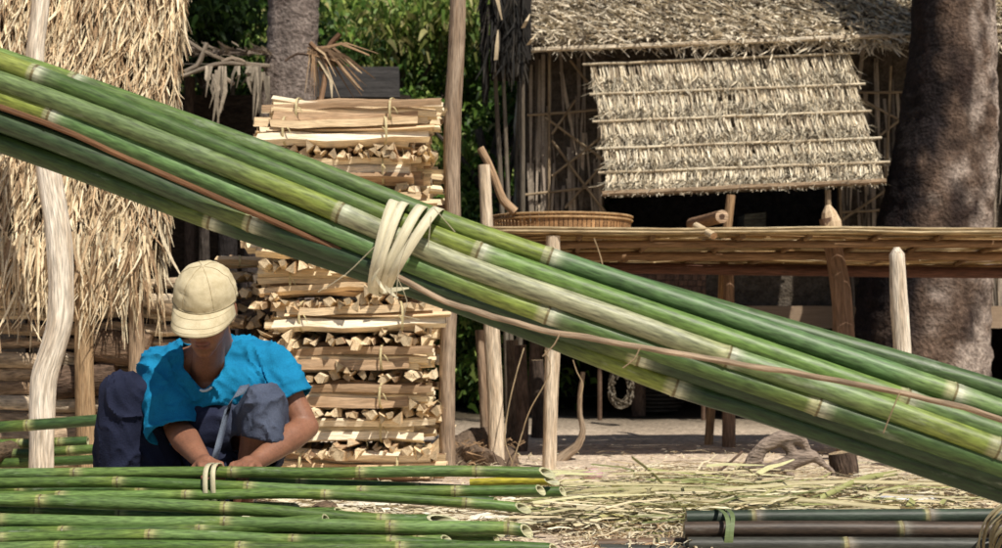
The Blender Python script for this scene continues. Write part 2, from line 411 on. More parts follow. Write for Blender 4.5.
# thin loose fibres at the tie
m = MB()
for tr in [[(434, 208), (455, 232)], [(431, 216), (428, 248)], [(374, 247), (345, 275), (318, 292)], [(398, 279), (407, 301), (404, 316), (420, 320)], [(412, 233), (400, 262), (396, 300)]]:
    pts = spline([PB(a, b, 3.04) for a, b in tr], .02); m.tube(pts, .0008, 4, col=(.5, .46, .34))
m.build('loose_fibre', 'tie', bb)
m = MB()
vp = [(398, 277, 3.10), (425, 292, 3.08), (460, 306, 3.07), (530, 327, 3.06), (600, 340, 3.05), (668, 352, 3.04), (740, 364, 3.03), (800, 374, 3.02), (850, 383, 3.01), (905, 394, 3.0), (953, 405, 3.0), (1002, 420, 2.99), (1120, 462, 2.98), (1300, 540, 2.97)]
pts = spline([PB(*q) for q in vp], .02)
pts = [p + Vector((0, 0, .003 * noise.noise(Vector((i * .35, 0, 0))))) for i, p in enumerate(pts)]
m.tube(pts, [.0053 + .0010 * noise.noise(Vector((i * .6, 5, 0))) for i in range(len(pts))], 9, col=(.42, .33, .24))
for i, k in ((900, 25), (560, 10), (640, -8)):
    pp = PB(i, 392 if i == 900 else (333 if i == 560 else 347), 2.99)
    m.tube(spline([pp, pp + Vector((-.01, -.004, -.02)), pp + Vector((-.03, -.004, -.02 - abs(k) * .002))], .01), .0012, 5, col=(.4, .3, .2))
m.build('vine', 'pole', bb)
m = MB()  # brown dried cane lying along the bundle on the left
pts = spline([PB(a, b, 3.22) for a, b in [(-430, -30), (0, 107), (130, 160), (260, 216), (395, 273)]], .05)
m.tube(pts, .0055, 9, col=(.21, .11, .055)); m.build('thin_cane', 'pole', bb)

# ------------------------------------------------------------------ culms on the ground, left foreground
gb = thing('bamboo_bundle', (X(215, 4.0), 4.0, 0), 'low bundle of green bamboo bound by two pale strips in front of the squatting man', 'bamboo bundle')
NC = (.42, .40, .2)
def cfg(mb, tr, d0, d1, rpx, nds, **kw): return culm_px(mb, tr, d0, d1, rpx * .86, nds, seg=16, nodecol=NC, **kw)
for tr, d, rp_, nds, sl_, col in [
    ([(-160, 475), (0, 474), (215, 472), (320, 473), (440, 471), (556, 473)], 4.02, 6.6, [-80, 75, 232, 360, 476], .05, [G2, LG, G2]),
    ([(-160, 484), (0, 483), (120, 482), (250, 487), (340, 491), (460, 491), (546, 490)], 3.97, 6.4, [-60, 118, 248, 361, 455], .03, [LG, G2, G1]),
    ([(-160, 496), (60, 496), (186, 495), (310, 494), (466, 503), (532, 509)], 3.95, 6.0, [60, 186, 325, 466], .05, [G2, (.17, .26, .08), G2]),
    ([(-160, 480), (100, 478), (215, 480), (330, 484), (520, 492), (566, 491)], 4.06, 6.0, [-40, 160, 300, 420, 520], .02, [G0, G1]),
    ([(-160, 490), (100, 489), (215, 489), (330, 492), (440, 497), (500, 503)], 4.03, 6.2, [20, 140, 300, 420], .02, [G0, G3])]:
    m = MB(); cfg(m, tr, d, d, rp_, nds, slant=sl_, cols=[mulc(c, U(1, 1.25)) for c in col]); m.build('culm', 'bamboo', gb)
for px_ in (211, 218):
    m = MB()
    n = 36; pr = None; c0 = P(px_, 484, 4.0)
    for i in range(n + 1):
        th = 2 * PI * i / n
        p = c0 + Vector((0.004 * math.sin(th + px_), -.062 * math.copysign(abs(math.sin(th)) ** .7, math.sin(th)), .058 * math.copysign(abs(math.cos(th)) ** .7, math.cos(th))))
        q = [m.vert(p + Vector((-.007, 0, 0)), (.66, .62, .45), (th * .1, px_, 0)), m.vert(p + Vector((.007, 0, 0)), (.66, .62, .45), (th * .1, px_, .01))]
        if pr: m.face(pr[0], pr[1], q[1], q[0])
        pr = q
    o = m.build('tie_strap', 'tie', gb); md = o.modifiers.new('sol', 'SOLIDIFY'); md.thickness = .002
loose = [
    ([(-160, 497), (41, 501), (225, 508), (381, 520), (462, 520)], 3.86, 3.84, 7.6, [-100, 41, 225, 381], .10, 'loose green bamboo culm whose long slanted hollow cut faces right above the front row'),
    ([(-160, 507), (15, 509), (136, 513), (260, 516), (350, 517)], 3.91, 3.91, 5.6, [15, 136, 250], .02, 'thin loose green culm lying between thicker ones behind the front row'),
    ([(-160, 518), (0, 520), (136, 523), (225, 523), (400, 527), (508, 528), (534, 532)], 3.80, 3.78, 7.8, [0, 225, 390, 508], .04, 'loose green culm reaching farthest right in the front row, with an oval cut end'),
    ([(-160, 534), (63, 533), (230, 528), (330, 520)], 3.74, 3.80, 8.2, [-60, 63, 200], .02, 'thick loose green culm slanting up to the right at the front left'),
    ([(-100, 541), (150, 535), (293, 540), (391, 541), (480, 548)], 3.72, 3.70, 6.8, [0, 150, 293, 391], .03, 'loose green culm low in the front row with a slanted pale end'),
    ([(-160, 553), (100, 546), (300, 548), (500, 547), (560, 550)], 3.68, 3.68, 7.2, [60, 240, 400], .03, 'lowest green culm at the very front edge of the pile'),
    ([(-160, 545), (60, 545), (240, 541), (380, 547)], 3.78, 3.78, 7.0, [-20, 120, 300], .03, 'green culm half hidden beneath the front row'),
    ([(200, 536), (330, 533), (430, 536), (500, 540)], 3.86, 3.86, 5.6, [262, 380], .02, 'short dark green culm wedged under the right end of the front row')]
for i_, (y0_, y1_, xe_, d_, r__) in enumerate([(503, 506, 300, 3.97, 4.2), (513, 511, 345, 3.93, 4.6), (527, 533, 505, 3.83, 4.8), (538, 531, 262, 3.83, 5.0), (549, 539, 452, 3.76, 5.2), (541, 546, 520, 3.74, 4.6), (510, 516, 250, 3.88, 4.4)]):
    loose.append(([(-160, y0_ - 1), (0, y0_), (xe_ * .5, (y0_ + y1_) / 2 + 1), (xe_, y1_)], d_, d_, r__, [U(0, 60), U(100, 180), U(200, 330), U(340, 440)], .03,
        ['slim culm at the top left of the loose pile, ending near the tie', 'slim culm tucked under the slanted-cut culm', 'slim long culm threading between the two longest front culms', 'slim culm ending beneath the man, in the lower rows', 'slim culm low in the pile, ending below the hollow cut face', 'slim culm lying along the bottom edge to the right', 'slim short culm in the shade between the left rows'][i_]))
for tr, a, b, rp_, nds, sl_, lab in loose:
    m = MB(); cfg(m, tr, a, b, rp_, nds, slant=sl_, cols=[mulc(rng.choice([G1, G2, LG]), U(.95, 1.3)) for _ in range(6)])
    o = m.build('bamboo_culm', 'bamboo'); tag(o, lab, 'bamboo', 'loose bamboo culms in the foreground')
m = MB(); cfg(m, [(470, 483), (515, 481), (560, 481)], 4.12, 4.1, 5.0, [], cols=[(.50, .40, .04)], open_ends=(True, True), slant=.05)
tag(m.build('bamboo_culm', 'bamboo'), 'short bright yellow piece of bamboo behind the right ends of the bundle', 'bamboo')
# sleepers under the bundle
for i, (px_, lab) in enumerate([(60, 'short log lying crosswise under the green culms, left one'), (300, 'short log lying crosswise under the green culms, right one')]):
    m = MB(); m.tube([Vector((X(px_, 3.9), 3.95, .05)), Vector((X(px_, 3.9) + .03, 4.25, .05))], .05, 10, col=(.25, .18, .12), capcol=(.4, .3, .18))
    tag(m.build('log', 'bark'), lab, 'log', 'logs under the green culms')
# culms behind, far left
for tr, d, rp_, nds, lab in [
    ([(-160, 436), (0, 427), (60, 423), (98, 420)], 5.05, 6.6, [-90, 28], 'green culm end resting behind the crooked white pole, highest at far left'),
    ([(-160, 446), (0, 444), (88, 441)], 5.58, 5.5, [20, 60], 'green culm lying in shade under the thatch, upper of the low three'),
    ([(-160, 455), (0, 454), (95, 449)], 5.5, 5.5, [10, 70], 'green culm lying in shade under the thatch, middle of the low three'),
    ([(-160, 464), (0, 463), (105, 459)], 5.42, 5.5, [40], 'green culm lying in shade under the thatch, lowest of the low three')]:
    m = MB(); cfg(m, tr, d, d, rp_, nds); tag(m.build('bamboo_culm', 'bamboo'), lab, 'bamboo', 'culms lying behind at the far left')
m = MB(); m.tube([Vector((X(10, 5.6), 4.95, .13)), Vector((X(14, 5.6), 5.66, .13))], .04, 9, col=(.2, .15, .1))
m.tube([Vector((X(10, 5.6), 5.0, -.01)), Vector((X(10, 5.6), 5.02, .21))], .03, 9, col=(.2, .15, .1))
tag(m.build('log', 'bark'), 'dark log propping the green culms up at the far left', 'log')

# dark tied bamboo bottom right ------------------------------------------------
db = thing('bamboo_bundle', (X(830, 3.85), 3.85, 0), 'dark dull bamboo bundle tied with a green strip at the lower right', 'bamboo bundle')
for tr, d, rp_, nds, cl in [
    ([(686, 518), (800, 517), (985, 516), (1100, 515)], 3.93, 7.6, [755, 928], (.045, .065, .042)),
    ([(684, 530), (800, 529), (985, 530), (1100, 530)], 3.85, 8.4, [902], (.085, .058, .040)),
    ([(688, 545), (850, 545), (985, 546), (1100, 548)], 3.80, 8.0, [847], (.06, .06, .048)),
    ([(684, 538), (985, 540), (1100, 540)], 3.95, 8.0, [780, 1000], (.05, .06, .04)),
    ([(690, 524), (985, 526), (1100, 525)], 3.98, 7.5, [820], (.05, .06, .04)),
    ([(595, 545), (690, 543), (740, 543)], 3.9, 6.0, [660], (.16, .1, .06)),
    ([(600, 552), (850, 556), (1100, 558)], 3.80, 8.0, [760], (.06, .06, .05))]:
    m = MB(); culm_px(m, tr, d, d, rp_, nds, seg=16, cols=[mulc(cl, U(.85, 1.15)) for _ in range(4)], nodecol=(.24, .21, .16), yl=.02)
    m.build('culm', 'bamboo_dark', db)
for k, px_ in enumerate((721, 727)):
    m = MB(); c0 = P(px_, 533, 3.88); n = 30; pr = None
    for i in range(n + 1):
        th = 2 * PI * i / n
        p = c0 + Vector((.006 * math.sin(th * 2 + k), -.10 * math.copysign(abs(math.sin(th)) ** .7, math.sin(th)), .064 * math.copysign(abs(math.cos(th)) ** .8, math.cos(th))))
        q = [m.vert(p + Vector((-.006, 0, 0)), (.16, .22, .10)), m.vert(p + Vector((.006, 0, 0)), (.16, .22, .10))]
        if pr: m.face(pr[0], pr[1], q[1], q[0])
        pr = q
    m.build('tie_strap', 'tie', db)
# coil of pale split strips in the corner
cc = thing('strip_coil', P(1012, 560, 3.6), 'coil of pale split bamboo strips standing at the lower right corner', 'coil')
for k in range(15):
    m = MB(); c0 = P(1026 + U(-7, 7), 552 + U(-5, 5), 3.62 + k * .008); rr = U(.09, .135); pts = []
    for i in range(40):
        th = 2 * PI * i / 39
        pts.append(c0 + Vector((math.cos(th) * rr * .9, .02 * math.sin(th * 2 + k), math.sin(th) * rr)))
    m.strip(pts, .014, (.05, 1, .25), mixc((.55, .5, .33), (.3, .22, .1), rng.random() ** 2), taper=False)
    m.build('strip', 'tie', cc)

# ------------------------------------------------------------------ ground litter
m = MB(); rg = rng
def litter(mb, n, pxr, dr, cols, lr, wr, hz, main=0.0, spread=.8):
    for _ in range(n):
        d = U(*dr); x = X(U(*pxr), d); L = U(*lr); a = main + rg.gauss(0, spread); z = abs(rg.gauss(0, hz)) + .004 + ghz(x, d)
        dx, dy = math.cos(a) * L / 2, math.sin(a) * L / 2; tz = rg.gauss(0, .06) * L; b = rg.gauss(0, .08) * L
        nx, ny = -dy / L * 2, dx / L * 2
        pts = [(x - dx, d - dy, z - tz / 2), (x - dx * .3 + nx * b, d - dy * .3 + ny * b, z + U(0, .012)), (x + dx * .3 + nx * b, d + dy * .3 + ny * b, z + U(0, .012)), (x + dx, d + dy, z + tz / 2)]
        pts = [(p[0], p[1], max(p[2], .0)) for p in pts]
        mb.strip(pts, U(*wr), (nx * .9, ny * .9, U(-.5, .5)), mulc(rg.choice(cols), U(.75, 1.2)))
SC = [(.80, .72, .53), (.74, .64, .45), (.86, .80, .64), (.58, .47, .32)]
GC = [(.46, .44, .22), (.60, .55, .34), (.66, .63, .40), (.76, .72, .52), (.24, .27, .11)]
litter(m, 1300, (560, 800), (4.25, 5.25), GC + SC[:2], (.12, .6), (.005, .015), .028, .12, .5)
litter(m, 260, (540, 1000), (4.2, 5.4), [(.74, .70, .5), (.62, .62, .36), (.7, .62, .42), (.4, .42, .18)], (.15, .5), (.012, .024), .035, .1, .6)
litter(m, 300, (560, 980), (4.1, 5.6), [(.16, .12, .08), (.10, .12, .05), (.25, .18, .11)], (.06, .3), (.006, .016), .012, .1, .8)
litter(m, 2200, (640, 1080), (4.1, 6.1), SC, (.05, .34), (.004, .012), .016, .1, .8)
litter(m, 800, (240, 620), (4.2, 5.4), SC, (.04, .25), (.003, .009), .008, .1, .9)
litter(m, 900, (300, 1100), (5.1, 6.9), SC + [(.3, .22, .14)], (.03, .14), (.003, .008), .003, 0, 1.6)
litter(m, 420, (250, 640), (4.45, 5.3), [(.92, .88, .78), (.88, .82, .66), (.8, .74, .58)], (.05, .35), (.01, .03), .006, .05, .7)
litter(m, 500, (-100, 560), (3.5, 4.3), SC, (.04, .22), (.003, .008), .008, 0, 1.2)
litter(m, 500, (-100, 260), (4.6, 6.0), SC + [(.3, .22, .14)], (.04, .2), (.003, .009), .008, 0, 1.2)
litter(m, 500, (560, 720), (3.7, 4.3), SC + [(.42, .28, .16)], (.02, .16), (.003, .008), .012, 0, 1.5)
o = m.build('bamboo_shavings', 'tie', loc=(0, 0, 0)); tag(o, 'pale and green bamboo shavings littering the ground', 'shavings', kind='stuff')
# big single strips
big = [((632, 457), (688, 515), 5, 'pale bamboo strip slanting down to the right across the green shavings'),
       ((722, 484), (752, 462), 5, 'short pale strip rising to the right over the green shavings'),
       ((560, 492), (760, 497), 5, 'long green strip lying flat across the shavings'),
       ((700, 492), (950, 484), 5, 'long straw-coloured strip in front of the weathered root'),
       ((820, 498), (897, 473), 7, 'wide pale strip tilted up beneath the slanting bundle'),
       ((580, 505), (700, 489), 5, 'green-yellow strip crossing the left of the shavings heap'),
       ((737, 470), (760, 480), 4, 'small dark-edged strip beside the weathered root'),
       ((690, 503), (900, 509), 5, 'pale strip lying just behind the dark bamboo bundle')]
for a, b, wpx, lab in big:
    d = 4.75; pa = P(a[0], a[1], d - .0); pb = P(b[0], b[1], d)
    za = max(pa.z, .03); 
    # put both ends at their ground depth plus a little height
    def gp(px_, py_, h): dd = F * (CH - h) / (py_ - HY); return P(px_, py_, dd)
    pa = gp(*a, .05); pb = gp(*b, .05); mid = (pa + pb) / 2 + Vector((0, 0, .02))
    m = MB(); m.strip(spline([pa, mid, pb], .05), wpx * 4.8 / F, (0, .7, .7), rng.choice([(.5, .46, .27), (.58, .52, .33), (.40, .42, .18)]), taper=False)
    o = m.build('bamboo_strip', 'tie'); tag(o, lab, 'strip', 'larger strips on the shavings'); md = o.modifiers.new('sol', 'SOLIDIFY'); md.thickness = .002
# plank
m = MB(); q0 = gp(545, 489, .03); q1 = gp(730, 486, .03)
m.box((q0.x, q0.y - .06, .002), (q1.x, q1.y + .05, .028), (.50, .40, .28), .004)
for v_ in range(8): m.r[v_] = (m.v[v_][0], m.v[v_][1] * 6, m.v[v_][2] * 6)
tag(m.build('plank', 'wood', smooth=False), 'long pale weathered board lying on the sand behind the bamboo ends', 'board')
m = MB(); c = gp(593, 474, .02); m.ellipsoid(c, (.035, .02, .02), None, (.75, .45, .5), 14, 9, .9); tag(m.build('plastic_scrap', 'plastic'), 'small crumpled pink plastic scrap on the sand', 'litter')
m = MB(); c = gp(915, 500, .015); m.ellipsoid(c, (.11, .04, .022), None, (.8, .8, .84), 18, 10, .9); tag(m.build('plastic_bag', 'plastic'), 'flattened white plastic bag beneath the slanting bundle', 'litter')
m = MB(); c = gp(240, 503, .012); m.ellipsoid(c, (.06, .03, .012), None, (.42, .5, .7), 18, 10, .7); tag(m.build('plastic_scrap', 'plastic'), 'flat bluish plastic scrap behind the foreground culms', 'litter')

# ------------------------------------------------------------------ poles
def pole(name, tr, d, rpx, col, label, cat, group=None, seg=12, mm='pole', parent=None, d2=None, wob=.06, tip=False):
    d2 = d if d2 is None else d2; n = len(tr)
    pts = [P(tr[i][0], tr[i][1], lerp(d, d2, i / (n - 1))) for i in range(n)]
    rr = [t[2] if len(t) > 2 else rpx for t in tr]
    sp = spline(pts, .035); L = len(sp); rad = []
    zs = [p.z for p in pts]
    for i, p in enumerate(sp):
        t = i / (L - 1) * (n - 1); k = min(int(t), n - 2)
        rad.append(lerp(rr[k], rr[k + 1], t - k) * d / F * (1 + wob * noise.noise(Vector((i * .3, d, tr[0][0])))))
    m = MB()
    if tip: sp = [sp[0] + (sp[0] - sp[1]).normalized() * .03] + sp; rad = [rad[0] * .35] + rad
    prof = [1 + wob * noise.noise(Vector((math.cos(2 * PI * k / seg) * 1.5, math.sin(2 * PI * k / seg) * 1.5, tr[0][0]))) for k in range(seg)]
    m.tube(sp, rad, seg, col=col, capcol=(.6, .47, .3), prof=prof)
    o = m.build(name, mm, parent)
    if label: tag(o, label, cat, group)
    return o
pole('pole', [(44, -90, 9), (41, 0, 9), (35, 60, 8.5), (40, 120, 9), (50, 180, 10), (58, 230, 12), (61, 275, 13), (60, 320, 12.5), (52, 352, 12.5), (44, 380, 13), (42, 430, 12), (41, 500, 12)], 5.3, 12,
     (.96, .90, .80), 'crooked pale barkless pole bending in front of the thatch at the far left', 'pole', seg=16)
pole('pole', [(459, -90, 7.5), (458, 0, 7.8), (456, 60, 8.2), (453, 110, 8.8), (452, 170, 8), (453, 240, 7.6), (448, 340, 7.8), (447, 420, 8), (448, 478, 8)], 5.9, 9, (.40, .32, .25),
     'tall straight brown pole standing right of the firewood pile', 'pole', seg=16)

# ------------------------------------------------------------------ table
TD0, TD1 = 6.2, 7.4
tb = thing('drying_table', (X(760, 6.6), 6.6, 0), 'long rustic table of bamboo slats on rough posts in front of the hut', 'table')
def zt(y): return lerp(Z(232, TD0), Z(264, TD1), ((y - TD0) / (TD1 - TD0)) ** 1.8)
def tab(px_, y):  # world x of table positions: rectangle in plan
    return X(px_, TD0)
m = MB(); xa, xb = X(492, TD0), X(1160, TD0)
nrow = 46
for r_ in range(nrow):
    y = lerp(TD0, TD1, (r_ + .5) / nrow); x = xa + U(-.05, .12)
    while x < xb:
        L = U(.5, 1.6); x1 = min(x + L, xb + .1); pts = []
        nn_ = 6
        base = rng.choice([(.45, .32, .15), (.40, .26, .12), (.55, .42, .24), (.33, .2, .09), (.62, .52, .34)])
        ph = U(0, 9)
        for i in range(nn_ + 1):
            xx = lerp(x, x1, i / nn_)
            sag = -.022 * math.sin((xx * 1.5 + 1) * 1.2) ** 2 * ((y - TD0) / (TD1 - TD0) + .2) + .008 * noise.noise(Vector((xx * 2, y * 3, ph)))
            pts.append((xx, y + U(-.006, .006), zt(y) + sag + U(-.004, .004)))
        m.strip(pts, U(.022, .036), (0, 1, U(-.35, .35)), base, taper=False)
        x = x1 - U(-.02, .04)
o = m.build('slat_top', 'straw', tb)
md = o.modifiers.new('sol', 'SOLIDIFY'); md.thickness = .004
# front edge rail: thin wavy pale canes
for k in range(4):
    m = MB(); pts = []; x = xa - U(0, .1)
    x_end = xb
    n_ = 60
    for i in range(n_):
        xx = lerp(x, x_end, i / (n_ - 1)); f_ = (k - 1.5)
        pts.append(Vector((xx, TD0 - .012 - .006 * (k % 2), zt(TD0) + .008 + f_ * .007 + .006 * noise.noise(Vector((xx * 3, k * 7, 0))) - .02 * math.sin((xx - xa) / (xb - xa) * PI * 2) ** 2 * .3)))
    m.tube(pts, .0055, 7, col=rng.choice([(.62, .52, .34), (.5, .38, .2)])); m.build('edge_cane', 'pole', tb)
for y, zoff, rr in [(TD0 + .12, -.045, .017), (TD0 + .62, -.05, .022), (TD1 - .1, -.035, .016)]:
    m = MB(); n_ = 24
    pts = [Vector((lerp(xa + .1, xb, i / (n_ - 1)), y, zt(y) + zoff + .006 * noise.noise(Vector((i * .4, y, 0))))) for i in range(n_)]
    m.tube(pts, rr, 9, col=(.30, .19, .11)); m.build('beam', 'pole', tb)
# cross bearers
for px_ in (520, 585, 655, 735, 810, 880, 950, 1030):
    m = MB(); x = X(px_, TD0)
    m.tube([Vector((x + U(-.04, .04), TD0 + .02, zt(TD0) - .018)), Vector((x, (TD0 + TD1) / 2, zt(6.8) - .026)), Vector((x + U(-.1, .1), TD1 + .02, zt(TD1) - .016))], .013, 8, col=(.30, .2, .11)); m.build('bearer', 'pole', tb)
# red-brown lower beam seen below the slats
pole('lower_rail', [(600, 268), (760, 270), (900, 272), (1120, 274)], 6.9, 5.5, (.14, .065, .045), None, None, parent=tb)
# posts
for tr, d, col, nm in [
    ([(484, 165, 6), (487, 230, 6.5), (491, 320, 8), (495, 400, 8), (497, 480, 8)], 6.22, (.84, .74, .60), 0),
    ([(480, 330, 5), (484, 400, 5), (486, 480, 5)], 6.5, (.4, .3, .22), 0),
    ([(553, 236, 7), (553, 330, 8), (551, 400, 7), (549, 480, 7)], 6.22, (.84, .74, .60), 0),
    ([(897, 254, 7.5), (899, 300, 9), (903, 360, 8.5), (905, 420, 8.5), (907, 480, 8.5)], 6.16, (.92, .86, .76), 1),
    ([(828, 218, 9), (833, 245, 10), (842, 300, 11), (845, 380, 11), (847, 440, 11), (849, 495, 11)], 6.7, (.27, .18, .13), 0),
    ([(731, 195, 4.5), (724, 260, 4.5), (720, 330, 4.5), (712, 400, 4.5), (708, 452, 4.5)], 7.35, (.42, .28, .16), 0),
    ([(729, 270, 5), (729, 360, 6.5), (729, 452, 7)], 7.2, (.30, .2, .14), 0)]:
    pole('post', tr, d, 8, col, None, None, parent=tb, tip=bool(nm))
# pale cut tip above the table on the thick post
m = MB(); m.tube([P(832, 236, 6.7), P(831, 222, 6.7), P(829, 212, 6.7), P(828, 205, 6.7)], [.052, .050, .034, .012], 8, col=(.66, .52, .36)); m.build('cut_tip', 'wood', tb, smooth=False)

# stick leaning on the table
pole('stick', [(480, 148, 4), (488, 163, 4), (497, 185, 4.2), (503, 200, 4.4), (515, 212, 4.8)], 6.35, 4, (.52, .37, .24), 'curved brown stick leaning on the left end of the table', 'stick')
# tube piece on table
m = MB()
a0, a1 = P(692, 224, 6.9), P(722, 216.5, 6.3)
m.tube([a0, a1], .030, 16, col=(.38, .24, .15), cap=False)
for c_, rr, cl in ((a1, .030, (.66, .50, .36)), (a1 + (a1 - a0).normalized() * .001, .013, (.14, .08, .05))):
    t_ = (a1 - a0).normalized(); u_ = t_.cross(Vector((0, 0, 1))).normalized(); w_ = u_.cross(t_)
    ii = [m.vert(c_ + u_ * math.cos(k * PI / 8) * rr + w_ * math.sin(k * PI / 8) * rr, cl) for k in range(16)]; m.face(*ii)
tag(m.build('wood_billet', 'pole'), 'short round brown billet with pale cut end lying on the table', 'billet')
m = MB(); m.tube([P(696, 226, 6.3), P(714, 236, 6.12)], [.018, .016], 10, col=(.66, .55, .38), capcol=(.35, .2, .1)); tag(m.build('wood_billet', 'wood'), 'stubby pale stick end poking over the table edge below the round billet', 'billet')

# round basket tray
bk = thing('basket_tray', (X(561, 6.62), 6.62, Z(225, 6.3)), 'shallow round woven rattan tray lying on the left end of the table', 'basket')
BC = Vector((X(561, 6.6), 6.62, zt(6.6) + .022)); BR_ = 71 * 6.6 / F; BH = .085
for z0, z1, rr0, rr1, nm in ((0, BH, BR_ * .975, BR_, 'side_wall'),):
    m = MB(); n = 96
    for k in range(n):
        th = 2 * PI * k / n; c = mulc((.48, .29, .14), U(.7, 1.25))
        dk = (.16, .09, .05)
        for a_, b_, cl, off in ((th, th + 2 * PI / n * .78, c, 0), (th + 2 * PI / n * .78, th + 2 * PI / n, dk, -.005)):
            q = []
            for (ang, zz, rr) in ((a_, z0, rr0), (b_, z0, rr0), (b_, z1, rr1), (a_, z1, rr1)):
                q.append(m.vert(BC + Vector((math.cos(ang) * (rr + off), math.sin(ang) * (rr + off), zz)), cl))
            m.face(*q)
    m.build('side_wall', 'weave', bk, smooth=False)
for zz, rr, nm in ((BH, BR_ + .002, 'rim'), (.006, BR_ * .985, 'rim'), (BH - .018, BR_ + .001, 'rim')):
    m = MB(); pts = [BC + Vector((math.cos(k * PI / 40) * rr, math.sin(k * PI / 40) * rr, zz)) for k in range(81)]
    m.tube(pts, .0055, 6, col=(.55, .38, .2), cap=False); m.build(nm, 'weave', bk)
m = MB(); cidx = m.vert(BC + Vector((0, 0, .012)), (.5, .35, .2)); rim = [m.vert(BC + Vector((math.cos(k * PI / 24) * BR_ * .97, math.sin(k * PI / 24) * BR_ * .97, .008)), (.5, .35, .2)) for k in range(48)]
for k in range(48): m.face(cidx, rim[k], rim[(k + 1) % 48])
m.build('base', 'weave', bk)

# ------------------------------------------------------------------ thatch helper
def thatch(mb, o, u, v, nrm, width, height, courses, per_m, leaf, wr, cols, lift=.05, skew=0.0, wild=.25, edge=None, curl=.3, gap=1.0, vary=.3, nseg=3):
    """o top-left corner, u along width, v down the slope, nrm outwards"""
    o = Vector(o); u = Vector(u).normalized(); v = Vector(v).normalized(); nrm = Vector(nrm).normalized()
    for c in range(courses):
        t = c / max(1, courses - 1) if courses > 1 else 0
        v0 = t * (height - leaf * .8)
        x0, x1 = (0, width) if edge is None else edge(t)
        n = int(per_m * (x1 - x0))
        for k in range(n):
            x = U(x0, x1); L = leaf * U(1 - vary, 1 + vary); a = rng.gauss(skew, wild * .5); st = v0 + U(-.04, .04) * gap
            dirv = (v * math.cos(a) + u * math.sin(a)); lf = lift * U(.2, 1.4); w_ = U(*wr)
            pts = []; cu = rng.gauss(0, curl)
            for i in range(nseg + 1):
                s_ = i / nseg
                pts.append(o + u * (x + cu * .05 * s_ * s_) + dirv * L * s_ + v * (st) + nrm * (.006 + U(0, .018) + lf * s_ * (1 - .25 * s_ * (1 + cu))))
            cl = mulc(rng.choice(cols), U(.7, 1.2))
            sdv = Matrix.Rotation(rng.gauss(0, .7), 3, dirv) @ u
            mb.strip(pts, w_, sdv, mulc(cl, .8), cole=cl, tw=rng.gauss(0, curl * 1.5))

# ------------------------------------------------------------------ left thatched hut
STR = [(.84, .70, .49), (.78, .63, .43), (.88, .77, .58), (.58, .43, .28), (.34, .23, .14), (.86, .76, .57)]
lh = thing('thatched_hut', (X(0, 6.3), 6.3, 0), 'thatched hut at the far left with shaggy dry leaves hanging nearly to the woodpile', 'hut')
DB, DT = 5.75, 6.25   # depth at bottom, top of the thatch
zb, ztp = Z(300, DB), Z(-60, DT)
xl, xr = -3.6, X(152, DB)
up_l = Vector((0, DT - DB, ztp - zb)); Hs = up_l.length; vdir = -up_l.normalized(); nr = Vector((0, -1, .28)).normalized()
m = MB()
a = [m.vert((xl, DB + .05, zb + .1), (.2, .14, .09)), m.vert((xr - .04, DB + .05, zb + .1), (.2, .14, .09)), m.vert((xr + .03, DT + .05, ztp), (.2, .14, .09)), m.vert((xl, DT + .05, ztp), (.2, .14, .09))]
m.face(*a)
b_ = [m.vert((xr - .05, DB + .05, zb + .1), (.14, .1, .07)), m.vert((xr - .42, DB + 1.4, zb + .1), (.14, .1, .07)), m.vert((xr - .40, DT + 1.2, ztp), (.14, .1, .07)), m.vert((xr + .0, DT + .05, ztp), (.14, .1, .07))]
m.face(*b_)
m.build('thatch_lining', 'thatch_back', lh)
topl = Vector((xl, DT, ztp))
m = MB()
thatch(m, topl, (1, 0, 0), vdir, nr, xr - xl, Hs, 32, 125, .16, (.004, .011), STR, lift=.05, wild=.15, skew=.03, edge=lambda t: (0, xr - xl + .06 * (1 - t)), curl=.5, gap=1.2, vary=.4)
thatch(m, topl, (1, 0, 0), vdir, nr, xr - xl, Hs, 22, 26, .20, (.006, .016), STR, lift=.07, wild=.30, skew=.04, edge=lambda t: (0, xr - xl + .06 * (1 - t)), curl=.9, gap=1.6, vary=.5)
m.build('thatch', 'straw', lh)
# fringe at the bottom
m = MB()
thatch(m, Vector((xl, DB - .02, zb + .12)), (1, 0, 0), Vector((0, -.05, -1)), nr, xr - xl, .25, 1, 230, .21, (.004, .013), STR, lift=.05, wild=.45, curl=.6, vary=.65)
thatch(m, Vector((xl, DB - .02, zb + .24)), (1, 0, 0), Vector((0, -.05, -1)), nr, xr - xl, .25, 1, 200, .20, (.005, .014), STR, lift=.07, wild=.35, curl=.6, vary=.5)
m.build('fringe', 'straw', lh)
# right-hand corner bunches
m = MB()
hh = Hs + .1
thatch(m, Vector((xr + .0, DT + .02, ztp)), (-.3, 1, 0), vdir, Vector((1, -.25, 0)), .5, Hs + .05, 26, 130, .18, (.005, .012), [mulc(c, .8) for c in STR], lift=.05, wild=.25, curl=.6, vary=.5)
m.build('corner_thatch', 'straw', lh)
for tr, d, cl in [([(86, 275, 9), (84, 330, 9.5), (85, 400, 10), (88, 480, 10)], 5.74, (.50, .36, .22)), ([(135, 290, 7), (137, 340, 8), (136, 400, 8), (137, 480, 8)], 5.75, (.44, .33, .23)),
                  ([(28, 290, 3.2), (29, 380, 3.2), (28, 480, 3.2)], 6.05, (.05, .04, .035)), ([(-90, 280, 9), (-92, 480, 10)], 6.1, (.4, .3, .2)), ([(60, 280, 6), (60, 460, 6)], 7.4, (.3, .2, .14))]:
    pole('post', tr, d, 9, cl, None, None, parent=lh)
pole('tie_beam', [(-420, 312), (30, 309), (165, 305)], 5.95, 6, (.25, .17, .11), None, None, parent=lh)

